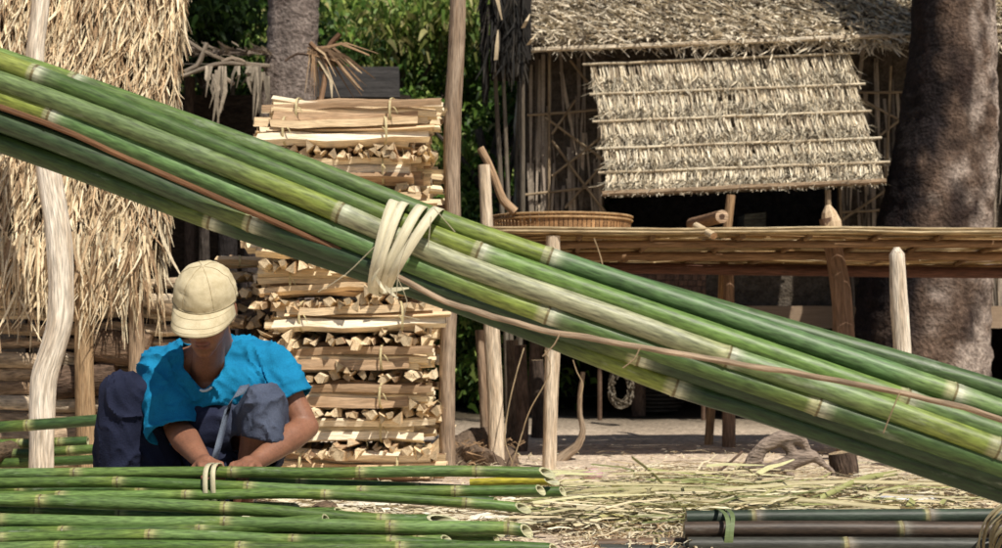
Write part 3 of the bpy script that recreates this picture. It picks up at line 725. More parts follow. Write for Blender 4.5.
# ------------------------------------------------------------------ stacked logs under the left hut
LOGC = [(.60, .46, .32), (.70, .56, .40), (.44, .31, .20), (.76, .64, .48), (.30, .21, .14), (.78, .67, .5)]
grp = 'logs stacked under the thatched hut'
k = 0
for row in range(13):
    zc = .045 + row * .063; pxs = -330
    yy = 5.84 + rng.uniform(-.04, .04)
    for seg_ in range(rng.choice([2, 3])):
        L = U(.9, 1.7); x0 = X(pxs, 5.84); x1 = min(x0 + L, X(228 + U(-16, 10), 5.84))
        if x1 - x0 < .2: break
        rr = U(.022, .034); m = MB(); n_ = 9; ph = U(0, 50)
        pts = [Vector((lerp(x0, x1, i / n_), yy + .03 * noise.noise(Vector((i * .5, ph, 0))), zc + .022 * noise.noise(Vector((i * .45, ph, 9))))) for i in range(n_ + 1)]
        pr_ = [1 + .22 * noise.noise(Vector((math.cos(q * PI / 5) * 1.2, math.sin(q * PI / 5) * 1.2, ph))) for q in range(10)]
        c = rng.choice(LOGC)
        m.tube(pts, [rr * (1 + .15 * noise.noise(Vector((i * .7, ph, 3)))) for i in range(n_ + 1)], 10, col=c, capcol=(.5, .38, .24), prof=pr_)
        dark = sum(c) < .6
        tag(m.build('log', 'bark'), ('dark' if dark else 'pale') + ' round log stacked lengthwise under the thatched hut', 'log', grp)
        pxs = CX + x1 / 5.84 * F + 2
        if pxs > 195: break
# thick odd ones
for (a, b, r0, r1, d, cl, lab) in [((48, 384), (118, 376), 17, 16, 5.82, (.16, .11, .08), 'thick dark log lying between the hut posts left of the man'),
                               ((92, 345), (150, 352), 17, 18, 5.82, (.22, .15, .1), 'thick brown log right of the first hut post'),
                               ((244, 306), (273, 304), 17, 15, 5.95, (.20, .17, .155), 'short fat grey log with a rough end beside the cap'),
                               ((150, 306), (245, 322), 7, 7, 5.80, (.34, .25, .16), 'long slim log lying above the others behind the cap')]:
    m = MB(); pa, pb = P(*a, d), P(*b, d); pts = [pa.lerp(pb, i / 6) for i in range(7)]
    m.tube(pts, [lerp(r0, r1, i / 6) * d / F * (1 + .12 * noise.noise(Vector((i * .9, d, r0)))) for i in range(7)], 14, col=cl, capcol=mulc(cl, 1.5), prof=[1 + .15 * noise.noise(Vector((math.cos(q * PI / 7), math.sin(q * PI / 7), r0 * 3 + d))) for q in range(14)])
    tag(m.build('log', 'bark'), lab, 'log', grp)
# supports so these do not hover: low stack behind
for (px_, d, top) in ((262, 6.05, 322), (222, 6.1, 330)):
    pole('stump', [(px_, top, 13), (px_ + 1, 400, 14), (px_, 475, 15)], d, 13, (.22, .15, .1), 'rough brown stump holding up the short fat log' if px_ == 262 else 'rough brown stump behind the cap', 'stump', mm='bark')
# charred standing timbers behind the cap
for tr, d, cl, lab in [([(249, 190, 9), (251, 240, 10), (252, 300, 12), (250, 450, 13)], 6.6, (.06, .05, .05), 'charred upright timber standing behind the cap, left of the firewood pile'),
                       ([(203, 200, 6), (204, 260, 6), (203, 450, 6)], 6.8, (.10, .085, .075), 'thin dark upright timber at the edge of the thatch'),
                       ([(226, 205, 9), (227, 260, 9), (227, 450, 9)], 7.0, (.035, .03, .03), 'blackened upright timber between the thatch and the charred one')]:
    pole('timber', tr, d, 10, cl, lab, 'timber', 'dark timbers between hut and woodpile', mm='bark', wob=.25)

# ------------------------------------------------------------------ firewood bundles
PAL = [(.84, .70, .48), (.86, .75, .55), (.76, .60, .40), (.88, .80, .64), (.62, .46, .30), (.45, .32, .21), (.84, .72, .5)]
def split_log(L, r, bark):
    m = MB(); n = rng.choice([3, 3, 4, 5, 6]); ph = U(0, 99)
    a0_ = U(0, 2 * PI); angs = [a0_ + 2 * PI * (k + U(-.3, .3)) / n for k in range(n)]
    rad = [U(.6, 1.3) for _ in range(n)]
    c = rng.choice(PAL); bk_ = (.26, .17, .11)
    ns = 5; rings = []
    tw = U(-.25, .25)
    for i in range(ns + 1):
        x = (i / ns - .5) * L; off = Vector((0, .018 * noise.noise(Vector((i * .6, ph, 0))), .018 * noise.noise(Vector((i * .6, ph, 7)))))
        ring = []
        for side in range(n):
            # split flats: duplicate verts per side for flat colours
            for e in (side, (side + 1) % n):
                a = angs[e] + tw * i / ns; rr = rad[e] * r * (1 + .1 * noise.noise(Vector((i * .8, e * 3, ph)))) * (1 if 0 < i < ns else .96)
                cc_ = bk_ if (bark and side == 0) else mulc(c, 1 + .1 * math.sin(side * 2 + ph))
                p = Vector((x + (U(-.008, .008) if i in (0, ns) else 0), math.cos(a) * rr, math.sin(a) * rr)) + off
                ring.append(m.vert(p, cc_, (x + ph, p.y + ph + side, p.z)))
        rings.append(ring)
    for i in range(ns):
        for s_ in range(n):
            a, b = s_ * 2, s_ * 2 + 1
            m.face(rings[i][a], rings[i][b], rings[i + 1][b], rings[i + 1][a])
    for ring, rev in ((rings[0], True), (rings[-1], False)):
        ec = mulc((.82, .67, .46), U(.5, 1.1)); q = [m.vert(m.v[ring[s_ * 2]], ec) for s_ in range(n)]
        m.face(*(q[::-1] if rev else q))
    m.smooth = False
    return m
def make_bundle(L, rows, nacross, rl, label, nm='firewood_bundle'):
    """axis along local x"""
    root = thing(nm, (0, 0, 0), label, 'firewood', 'firewood bundles stacked crosswise in a tall pile')
    W = nacross * rl * 1.8
    for j in range(rows):
        cnt = nacross - (j % 2 if nacross > 2 else 0)
        for i in range(cnt):
            mb = split_log(L * U(.84, 1.08), rl * U(.8, 1.35), rng.random() < .35)
            dy = (i - (cnt - 1) / 2) * rl * 1.8 + U(-.004, .004); dz = rl + j * rl * 1.5 + U(-.004, .004)
            ang = U(-.07, .07); a2 = U(-.045, .045); bw = U(-.12, .12)
            dx = U(-.035, .035)
            mb.v = [(p[0] + dx, p[1] * 1 + dy + p[0] * ang, p[2] + dz + p[0] * a2 + bw * (p[0] ** 2 - .02)) for p in mb.v]
            mb.build('split_log', 'wood', root, smooth=False)
    hh_ = rows * rl * 1.5 + rl * .6
    for xx in (-L * .3, L * .27):
        m = MB(); n = 16; pr = None; tl = U(-.02, .02)
        for i in range(n + 1):
            th = 2 * PI * i / n
            p = Vector((xx + tl * math.cos(th), math.copysign(abs(math.cos(th)) ** .6, math.cos(th)) * (W / 2 + .012), hh_ / 2 + math.copysign(abs(math.sin(th)) ** .6, math.sin(th)) * (hh_ / 2 + .006)))
            q = [m.vert(p + Vector((-.0045, 0, 0)), (.62, .54, .32)), m.vert(p + Vector((.0045, 0, 0)), (.62, .54, .32))]
            if pr: m.face(pr[0], pr[1], q[1], q[0])
            pr = q
        m.strip([(xx, -(W / 2 + .012), hh_ * .6), (xx + .01, -(W / 2 + .03), hh_ * .5), (xx + .02, -(W / 2 + .03), hh_ * .3)], .006, (1, 0, 0), (.6, .52, .3))
        m.build('tie', 'tie', root)
    return root
GL = 'crosswise firewood bundle in the tall pile, showing its cut ends'
LL = 'lengthwise bundle of long split firewood in the tall pile'
longs = [make_bundle(.67, 3, 5, U(.020, .026), LL) for _ in range(9)]
crosses = [make_bundle(.50, rng.choice([1, 2]), 4, U(.016, .021), GL) for _ in range(10)]
used = set()
def put(protos, loc, rz, label=None):
    i = rng.randrange(len(protos)); src = protos[i]
    if src.name in used: o = copy_tree(src)
    else: o = src; used.add(src.name)
    o.location = loc; o.rotation_euler = (U(-.03, .03), U(-.012, .012), rz)
    if label: o['label'] = label
    return o
PX0, PD = 0.0, 5.62
z = 0.0; lev = 0
top = Z(94, 5.65)
cxs = []
while z < top - .15:
    t = z / top
    cxp = lerp(352, 351, t) + rng.uniform(-7, 7)
    if z > top * .62: cxp = 350 + U(-6, 6)
    cx_ = X(cxp, 5.75)
    if lev % 2 == 0:
        for dy, flip in ((.10, 0), (.34, PI)):
            put(longs, (cx_ + U(-.045, .045), PD + dy + U(-.02, .02), z + U(-.006, .006)), flip + U(-.08, .08))
        z += .098
    else:
        wtot = 168 * 5.7 / F; n_ = 5
        for i in range(n_):
            put(crosses, (cx_ + (i - (n_ - 1) / 2) * wtot / n_ + U(-.01, .01), PD + .22 + U(-.04, .03), z + U(-.008, .008)), PI / 2 * rng.choice([1, -1]) + U(-.06, .06))
        z += .052
    lev += 1
TOPZ = z
o = put(longs, (X(350, 5.7), PD + .1, z), U(-.03, .03), 'topmost lengthwise bundle of pale split firewood on the pile'); z += .08
o = put(longs, (X(356, 5.7), PD + .30, TOPZ), PI + .05, 'second bundle on top of the pile, behind the topmost one')
# second, lower pile at left of the main one
z = 0; lev = 0
while z < Z(262, 5.9) - .05:
    for i in range(2):
        put(crosses, (X(262, 5.95) + i * .12 - .09, 6.1 + U(-.03, .03), z), PI / 2 + U(-.1, .1), 'crosswise firewood bundle in the small pile left of the tall one')
    z += .068; lev += 1
put(crosses, (X(268, 5.9), 6.05, z), .05, 'pale split firewood bundle topping the small pile behind the cap')

# ------------------------------------------------------------------ the hut behind
HD = 9.35
hut = thing('stilt_hut', (X(740, HD), HD + 1, 0), 'raised bamboo hut with grey palm-leaf roof and a propped thatch awning', 'hut')
HW = [(.76, .70, .58), (.84, .77, .65), (.62, .55, .45), (.88, .82, .70), (.16, .13, .10), (.80, .72, .6)]
hx0, hx1 = X(527, HD), X(1330, HD)
fz = Z(316, HD)                        # floor level
ez = Z(42, 8.98)
# walls (four) with window opening in front: x from 600..850 px, z from y 228 up to 195 px
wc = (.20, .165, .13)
wx0, wx1 = X(604, HD), X(838, HD); wz0, wz1 = Z(262, HD), Z(90, HD)
m = MB()
m.box((hx0, HD, fz), (wx0, HD + .03, ez + .1), wc); m.box((wx1, HD, fz), (hx1, HD + .03, ez + .1), wc)
m.box((wx0, HD + .002, fz), (wx1, HD + .028, wz0), wc); m.box((wx0, HD + .002, wz1), (wx1, HD + .028, ez + .1), wc)
m.box((hx0, HD + .03, fz), (hx0 + .03, HD + 3, ez + .1), wc); m.box((hx1 - .03, HD + .03, fz), (hx1, HD + 3, ez + .1), wc)
m.box((hx0, HD + 3, fz), (hx1, HD + 3.03, ez + .1), wc)
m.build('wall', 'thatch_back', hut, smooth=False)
# vertical palm-leaf cladding on the front wall
WL = [(.38, .33, .28), (.46, .40, .34), (.29, .245, .21), (.14, .12, .10), (.55, .47, .38)]
m = MB()
for (xa_, xb_) in ((hx0, wx0), (wx1, hx1 - 1.2)):
    m = MB()
    n_ = int((xb_ - xa_) * 150)
    for i in range(n_):
        x = U(xa_, xb_ - .01); zt_ = lerp(ez + .05, fz + .25, rng.random()); L = U(.4, .9); zb_ = max(fz - .08 + U(-.04, .04), zt_ - L)
        a = rng.gauss(0, .03)
        m.strip([(x, HD - .008 - U(0, .015), zt_), (x + a * .5, HD - .012 - U(0, .03), (zt_ + zb_) / 2), (x + a, HD - .01 - U(0, .03), zb_)], U(.012, .03), (1, U(-.5, .5), 0), mulc(rng.choice(WL), U(.8, 1.2)))
    m.build('wall_cladding', 'straw', hut)
m = MB()
thatch(m, Vector((hx0 - .02, HD + .0, ez + .05)), (0, 1, 0), (0, 0, -1), (-1, 0, 0), 2.9, ez - fz + .1, 5, 30, .6, (.012, .03), WL, lift=.03, wild=.06)
m.build('side_cladding', 'straw', hut)
def bat(a, b, d, rpx, col=(.50, .41, .29), par=hut, name='batten', d2=None):
    m = MB(); m.tube([P(a[0], a[1], d), P((a[0] + b[0]) / 2, (a[1] + b[1]) / 2 + .4, ((d + (d2 or d)) / 2)), P(b[0], b[1], d2 or d)], rpx * d / F, 6, col=col); return m.build(name, 'pole', par)
yb = HD - .06
for a, b in [((549, 50), (549, 212)), ((527, 115), (606, 109)), ((545, 117), (612, 165)), ((612, 128), (552, 176)), ((575, 100), (552, 134)), ((552, 140), (605, 212)), ((610, 155), (565, 208)), ((524, 195), (612, 184)), ((570, 60), (612, 112)),
             ((848, 92), (908, 92)), ((891, 66), (884, 225)), ((852, 94), (900, 120)), ((902, 118), (848, 160)), ((880, 165), (884, 165)), ((900, 180), (842, 220)), ((840, 188), (842, 232)), ((842, 212), (880, 210)), ((860, 160), (898, 162))]:
    bat(a, b, yb, 1.3)
# roof
rl = Vector((X(533, 8.95), 8.95, ez)); sl_ang = R(40); RL = 2.6; vup = Vector((0, math.cos(sl_ang), math.sin(sl_ang))); rn = Vector((0, -math.sin(sl_ang), math.cos(sl_ang)))
RW = X(1330, 8.95) - rl.x + .3
m = MB()
for sgn in (0, 1):
    pk = rl + vup * RL
    base = [rl + rn * -.02, rl + Vector((RW, 0, 0)) - rn * .02, rl + Vector((RW, 0, 0)) + vup * RL - rn * .02, pk - rn * .02]
    if sgn: 
        yk = pk.y; base = [Vector((p.x, 2 * yk - p.y, p.z)) for p in base][::-1]
    bi = [m.vert(p, (.22, .18, .13)) for p in base]; m.face(*bi)
m.build('roof_lining', 'thatch_back', hut)
m = MB()
thatch(m, rl + vup * RL, (1, 0, 0), -vup, rn, RW, RL + .04, 34, 90, .13, (.008, .022), HW, lift=.075, wild=.5, curl=1.3, gap=.9, vary=.5, nseg=4)
thatch(m, rl + vup * 1.1, (1, 0, 0), -vup, rn, RW, 1.1 + .03, 16, 100, .10, (.008, .022), HW, lift=.07, wild=.6, curl=1.6, gap=1.0, vary=.5, nseg=4)
thatch(m, rl + vup * .06 + Vector((0, -.012, 0)), (1, 0, 0), Vector((0, -.25, -1)), (0, -1, 0), RW, .12, 1, 260, .10, (.008, .02), HW, lift=.04, wild=.6, curl=1.5, vary=.55)
ro_ = m.build('roof', 'straw', hut)
ro_['label'] = 'grey shaggy palm-leaf roof'
bat((530, 50), (925, 34), 8.9, 2.4, (.85, .78, .64), name='eave_pole')
m = MB(); m.tube([P(925, 34, 8.9), P(1350, 20, 8.9)], .013, 6, col=(.5, .42, .3)); m.build('eave_pole', 'pole', hut)
# awning
aw_c = [(.70, .63, .50), (.80, .73, .60), (.56, .49, .38), (.86, .80, .67), (.36, .30, .23)]
dT, dB = 8.98, 8.40
edges = [(590, 67, 848, 56), (597, 97, 856, 87), (600, 124, 862, 114), (603, 151, 872, 141), (606, 175, 880, 165), (610, 196, 876, 184)]
awn = None
rowsP = []
for i, (xa_, ya_, xb_, yb_) in enumerate(edges):
    d = lerp(dT, dB, i / 5); rowsP.append((P(xa_, ya_, d), P(xb_, yb_, d)))
m = MB()
for i in range(5):
    a, b = rowsP[i]; c, d = rowsP[i + 1]
    of = Vector((0, .02, -.01)); q = [m.vert(p + of, (.2, .165, .12)) for p in (a, b, d, c)]; m.face(*q[::-1])
for i in range(5):
    a, b = rowsP[i]; c, d = rowsP[i + 1]
    u_ = (b - a); W = u_.length; u_.normalize(); v_ = ((c + d) / 2 - (a + b) / 2); Hh = v_.length; v_.normalize(); n_ = u_.cross(v_); n_ = n_ if n_.y < 0 else -n_
    # smooth combed layer, then curly lower layer
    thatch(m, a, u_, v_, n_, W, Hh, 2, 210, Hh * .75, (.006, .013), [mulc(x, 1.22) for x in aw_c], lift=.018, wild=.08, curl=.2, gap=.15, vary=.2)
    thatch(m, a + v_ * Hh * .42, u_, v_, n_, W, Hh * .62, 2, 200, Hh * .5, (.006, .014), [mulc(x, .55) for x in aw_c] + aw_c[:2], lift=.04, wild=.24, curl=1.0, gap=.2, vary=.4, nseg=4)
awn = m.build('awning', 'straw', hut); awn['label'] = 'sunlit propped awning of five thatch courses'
WLOC[awn.name] = WLOC[hut.name]
for i, (a, b) in enumerate(rowsP):
    m = MB(); off = Vector((0, -.035, .012)); e = (b - a).normalized() * .05
    pts = [lerp(a - e, b + e, k / 12) + off + Vector((0, 0, .006 * noise.noise(Vector((k * .7, i, 0))))) for k in range(13)]
    m.tube(pts, .0085 if i < 5 else .017, 7, col=(.85, .78, .62) if i < 5 else (.42, .32, .22)); m.build('batten', 'pole', awn)
bat((828, 190), (829, 240), 8.42, 3, (.5, .4, .28), name='prop')
bat((731, 196), (722, 262), 8.42, 3, (.42, .3, .19), name='prop')
# floor, floor beams, stilts, lower bracing
m = MB(); m.box((hx0, HD - .05, fz - .05), (hx1, HD + 3, fz - .01), (.2, .15, .1)); m.build('floor', 'wood', hut, smooth=False)
m = MB(); m.box((X(640, HD), HD - .14, Z(328, HD)), (hx1, HD - .052, Z(306, HD)), (.34, .26, .19), .006)
for k in range(8): m.r[k] = (m.v[k][0], m.v[k][1] * 5, m.v[k][2] * 5)
m.build('floor_beam', 'wood', hut, smooth=False)
for px_, y_ in ((535, 0), (640, 0), (780, 0), (960, 0), (1130, 0), (1300, 0), (560, 1.5), (760, 1.5), (1000, 1.5), (560, 2.9), (680, 2.9), (800, 2.9), (930, 2.9), (1080, 2.9)):
    m = MB(); x = X(px_, HD); m.tube([Vector((x, HD + .1 + y_, 0)), Vector((x + U(-.03, .03), HD + .1 + y_, fz))], .05, 9, col=(.16, .11, .08)); m.build('stilt', 'bark', hut)
# dark panels added to enclose the under-floor space and keep it in shade
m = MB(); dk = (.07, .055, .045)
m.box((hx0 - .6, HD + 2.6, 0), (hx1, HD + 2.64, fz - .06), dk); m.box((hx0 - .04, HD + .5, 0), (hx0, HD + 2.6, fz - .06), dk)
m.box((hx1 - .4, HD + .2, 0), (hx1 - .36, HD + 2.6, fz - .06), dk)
m.build('shade_skirting', 'thatch_back', hut, smooth=False)
# woven brown mat panel behind the table, under the window
wm = MB(); nx_, nz_ = 24, 14; x0_, x1_ = X(598, 9.0), X(706, 9.0); z0_, z1_ = Z(345, 9.0), Z(262, 9.0)
for i in range(nx_):
    for j in range(nz_):
        if (i + j) % 2 == 0: cl = mulc((.13, .075, .05), U(.6, 1.4)); off = .0
        else: cl = mulc((.12, .07, .045), U(.7, 1.3)); off = .008
        xa_ = lerp(x0_, x1_, i / nx_); xb_ = lerp(x0_, x1_, (i + .96) / nx_); za_ = lerp(z0_, z1_, j / nz_); zb2 = lerp(z0_, z1_, (j + .9) / nz_)
        q = [wm.vert(p, cl) for p in ((xa_, 9.0 + off, za_), (xb_, 9.004 + off, za_), (xb_, 9.0 + off, zb2), (xa_, 9.004 + off, zb2))]; wm.face(*q)
wm.box((x0_, 9.02, z0_), (x1_, 9.03, z1_), (.05, .035, .025))
for px_ in (600, 704): wm.tube([Vector((X(px_, 9.0), 9.03, 0)), Vector((X(px_, 9.0), 9.03, z1_ + .02))], .015, 7, col=(.15, .1, .07))
tag(wm.build('woven_screen', 'weave', smooth=False), 'dark reddish woven bamboo screen behind the table', 'screen')

# verge / dark overhanging eave at left of the hut, gable hood
m = MB()
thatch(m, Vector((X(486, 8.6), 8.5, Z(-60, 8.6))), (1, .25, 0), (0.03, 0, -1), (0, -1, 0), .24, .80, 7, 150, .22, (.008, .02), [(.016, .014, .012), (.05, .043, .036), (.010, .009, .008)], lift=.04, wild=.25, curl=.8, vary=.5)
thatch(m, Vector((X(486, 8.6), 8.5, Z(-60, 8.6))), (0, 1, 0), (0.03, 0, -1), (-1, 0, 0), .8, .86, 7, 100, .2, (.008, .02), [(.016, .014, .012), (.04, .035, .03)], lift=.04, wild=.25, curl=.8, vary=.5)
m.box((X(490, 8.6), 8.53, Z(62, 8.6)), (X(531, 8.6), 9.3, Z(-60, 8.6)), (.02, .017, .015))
m.build('gable_thatch', 'straw', hut)
m = MB(); 
for a, b in (((493, -20), (502, 20)), ((496, 60), (498, 30)), ((523, 28), (530, 14)), ((528, 45), (536, 34))):
    m.strip([P(*a, 8.45), P((a[0] + b[0]) / 2, (a[1] + b[1]) / 2, 8.42), P(*b, 8.45)], .025, (1, 0, .2), (.6, .5, .36))
m.build('loose_leaf', 'straw', hut)
for i, (a, b, dw) in enumerate([((495, 70), (508, 230), 2.8), ((503, 64), (512, 232), 2.4), ((523, 40), (518, 232), 2.6)]):
    p0 = P(*a, 8.75); p1 = Vector((X(b[0], 8.9), 8.9, 0))
    m = MB(); m.tube([p0, p0.lerp(p1, .5) + Vector((.015, 0, 0)), p1], [dw * .7 * 8.8 / F, dw * 8.8 / F, dw * 8.8 / F], 8, col=mulc((.20, .18, .15), U(.7, 1.2)))
    tag(m.build('bamboo_pole', 'pole'), 'grey bamboo pole leaning upright against the left corner of the hut', 'pole', 'grey poles leaning at the hut corner')

# things in window / under table
m = MB(); m.box((X(742, 9.7), 9.65, Z(262, 9.7)), (X(765, 9.7), 9.9, Z(214, 9.7)), (.22, .24, .22), .01); tag(m.build('tin_box', 'bark', smooth=False), 'dull grey-green box standing inside the hut window', 'box')
m = MB(); c = P(621, 398, 8.6)
for k in range(16):
    rr = U(.06, .10); pts = [c + Vector((math.cos(t_ * PI / 14) * rr * .75 + U(-.01, .01), U(-.03, .03), math.sin(t_ * PI / 14) * rr * 1.25 + .06)) for t_ in range(29)]
    m.tube(pts, .005, 5, col=mulc((.20, .18, .14), U(.6, 1.2)), cap=False)
m.tube([c + Vector((0, 0, .18)), Vector((c.x, c.y + .2, fz - .03))], .004, 5, col=(.3, .26, .2))
tag(m.build('rope_coil', 'weave'), 'pale rope coil hanging in the shade under the table', 'rope')
# wicker basket in shade behind
m = MB(); c = Vector((X(655, 9.9), 9.9, 0))
for j in range(9):
    rr = .16 + .05 * math.sin(j / 8 * PI); pts = [c + Vector((math.cos(t_ * PI / 12) * rr, math.sin(t_ * PI / 12) * rr, .015 + j * .028)) for t_ in range(25)]
    m.tube(pts, .012, 6, col=mulc((.06, .05, .04), U(.8, 1.2)), cap=False)
tag(m.build('wicker_basket', 'weave'), 'dark wicker basket on the ground in the shade beneath the hut', 'basket')
# dangling fibres and bent stick under table left
pole('bent_stick', [(583, 372, 2.2), (580, 395, 2.4), (580, 415, 2.6), (583, 430, 2.8), (578, 445, 4), (562, 458, 5.5), (548, 470, 6)], 6.6, 3, (.42, .34, .26), 'thin bent branch rising from a thick foot between the table posts', 'branch')
for tr, lab in [([(573, 360), (577, 372), (583, 385), (580, 398)], 'thin dried fibre hanging under the slanting bundle'), ([(524, 348), (516, 375), (508, 410), (505, 440), (512, 462)], 'long pale fibre looping down left of the table post'), ([(545, 350), (550, 372), (530, 410), (520, 440), (510, 470)], 'pale fibre slanting down beside the table post'), ([(594, 238), (600, 255), (604, 272)], 'curved dry stem sticking down from the table edge')]:
    m = MB(); m.tube(spline([P(a, b, 6.1) for a, b in tr], .02), .0028, 5, col=(.5, .4, .26)); tag(m.build('dry_stem', 'pole'), lab, 'stem')
for px_, y0, y1, d, cl, lab in [(520, 345, 470, 7.0, (.14, .1, .08), 'dark shaded post stub left of the white table post'), (512, 340, 470, 7.3, (.2, .15, .11), 'slim shaded post at the left of the table'), (537, 360, 460, 7.8, (.1, .075, .06), 'blackish stake in the shade behind the table')]:
    pole('stake', [(px_, y0, 6), (px_ + 2, (y0 + y1) / 2, 7), (px_, y1 - 4 if d > 7 else y1, 7)], d, 6, cl, lab, 'stake', mm='bark')
# mound of dark earth and litter
for (px_, py_, rx, rz_, cl, lab) in [(480, 462, .17, .11, (.16, .12, .09), 'dark earthy mound at the foot of the white table post')]:
    m = MB(); c = Vector((X(px_, 6.35), 6.35, 0)); m.ellipsoid(c, (rx, .16, rz_), None, cl, 30, 18, .9); tag(m.build('earth_mound', 'ground'), lab, 'mound')
    m = MB()
    for _ in range(130):
        a = U(0, 2 * PI); q = c + Vector((math.cos(a) * rx * U(.2, 1.1), -abs(math.sin(a)) * .17 * U(.3, 1), U(.0, rz_ * 1.0)))
        m.strip([q, q + Vector((U(-.03, .03), -.01, .01)), q + Vector((U(-.06, .06), -.02, -.01))], .006, (0, .3, 1), mulc((.3, .2, .12), U(.6, 1.4)))
    tag(m.build('dead_twigs', 'straw'), 'dead twigs and leaf scraps strewn over the earthy mound', 'twigs', kind='stuff')

# weathered root with a hole ---------------------------------------------------
def blobmesh(name, prims, voxel, smooth_it=4, fn=None):
    """prims: closed pieces in one MB -> voxel remesh into one continuous skin; returns MB-like arrays"""
    me = bpy.data.meshes.new('tmp'); me.from_pydata(prims.v, [], prims.f); me.update()
    ob = bpy.data.objects.new('tmp', me); COL.objects.link(ob)
    r_ = ob.modifiers.new('r', 'REMESH'); r_.mode = 'VOXEL'; r_.voxel_size = voxel
    if smooth_it: s_ = ob.modifiers.new('s', 'SMOOTH'); s_.iterations = smooth_it; s_.factor = .5
    dg = bpy.context.evaluated_depsgraph_get(); dg.update()
    em = bpy.data.meshes.new_from_object(ob.evaluated_get(dg))
    n = len(em.vertices); co = np.empty(n * 3); em.vertices.foreach_get('co', co); co = co.reshape(-1, 3)
    no = np.empty(n * 3); em.vertices.foreach_get('normal', no); no = no.reshape(-1, 3)
    faces = [tuple(p.vertices) for p in em.polygons]
    bpy.data.objects.remove(ob); bpy.data.meshes.remove(me); bpy.data.meshes.remove(em)
    return co, no, faces
def fromco(co, faces, colf, keep=None):
    mb = MB(); vals = co.tolist()
    if keep is not None:
        faces = [f for f in faces if keep(sum((Vector(vals[i]) for i in f), Vector()) / len(f))]
        usedv = sorted(set(i for f in faces for i in f)); mp = {v: k for k, v in enumerate(usedv)}
        vals = [vals[i] for i in usedv]; faces = [tuple(mp[i] for i in f) for f in faces]
    for p in vals: mb.vert(p, colf(Vector(p)) if callable(colf) else colf)
    mb.f = faces
    if keep is not None:
        ec = {}
        for f in faces:
            for i in range(len(f)):
                e = (min(f[i], f[i - 1]), max(f[i], f[i - 1])); ec[e] = ec.get(e, 0) + 1
        nb = {}
        for (a, b_), k in ec.items():
            if k == 1: nb.setdefault(a, []).append(b_); nb.setdefault(b_, []).append(a)
        adj = {}
        for (a, b_), k in ec.items():
            if a in nb or b_ in nb: adj.setdefault(a, []).append(b_); adj.setdefault(b_, []).append(a)
        for it in range(22):
            new = {v: sum((Vector(mb.v[q]) for q in n_), Vector()) / len(n_) for v, n_ in nb.items()}
            for v, p in new.items(): mb.v[v] = tuple(Vector(mb.v[v]).lerp(p, .6))
            if it % 3 == 0:
                n2 = {v: sum((Vector(mb.v[q]) for q in n_), Vector()) / len(n_) for v, n_ in adj.items() if v not in nb and len(n_) >= 3}
                for v, p in n2.items(): mb.v[v] = tuple(Vector(mb.v[v]).lerp(p, .15))
    return mb
pr = MB(); dR = 5.55
for tr in [[(742, 478, 6), (752, 458, 8), (764, 446, 10), (780, 438, 11), (800, 438, 9), (806, 446, 6)],
           [(758, 470, 6), (778, 466, 9), (798, 460, 11), (812, 456, 9), (822, 460, 4)],
           [(764, 446, 8), (758, 458, 8), (757, 472, 6), (750, 484, 5)], [(790, 462, 7), (789, 476, 7), (786, 492, 6)], [(782, 440, 8), (792, 452, 7), (800, 460, 8)], [(742, 474, 5), (735, 486, 5)], [(812, 458, 5), (832, 470, 4), (838, 486, 3)]]:
    for a, b in zip(tr[:-1], tr[1:]): pr.capsule(P(a[0], a[1], dR), a[2] * dR / F * .72, P(b[0], b[1] , dR), b[2] * dR / F * .72, 3, 10)
co, no, fc = blobmesh('root', pr, .010, 3)
mb = fromco(co, fc, (.36, .29, .24)); tag(mb.build('driftwood_root', 'bark'), 'weathered grey gnarled root with a hole lying on the litter at the right', 'root')
pole('stump', [(842, 452, 12), (845, 470, 14), (846, 492, 15)], 5.6, 13, (.12, .085, .065), 'short dark stump under the slanting bundle at the right', 'stump', mm='bark', wob=.3)
for a, b in (((700, 492), (768, 446)), ((705, 480), (742, 452))):
    m = MB(); m.tube([P(*a, 5.4), P((a[0] + b[0]) / 2, (a[1] + b[1]) / 2 + 2, 5.5), P(*b, 5.65)], .006, 6, col=(.16, .11, .08)); tag(m.build('twig', 'bark'), 'thin dark twig leaning up to the right beside the gnarled root', 'twig', 'dark twigs beside the root')

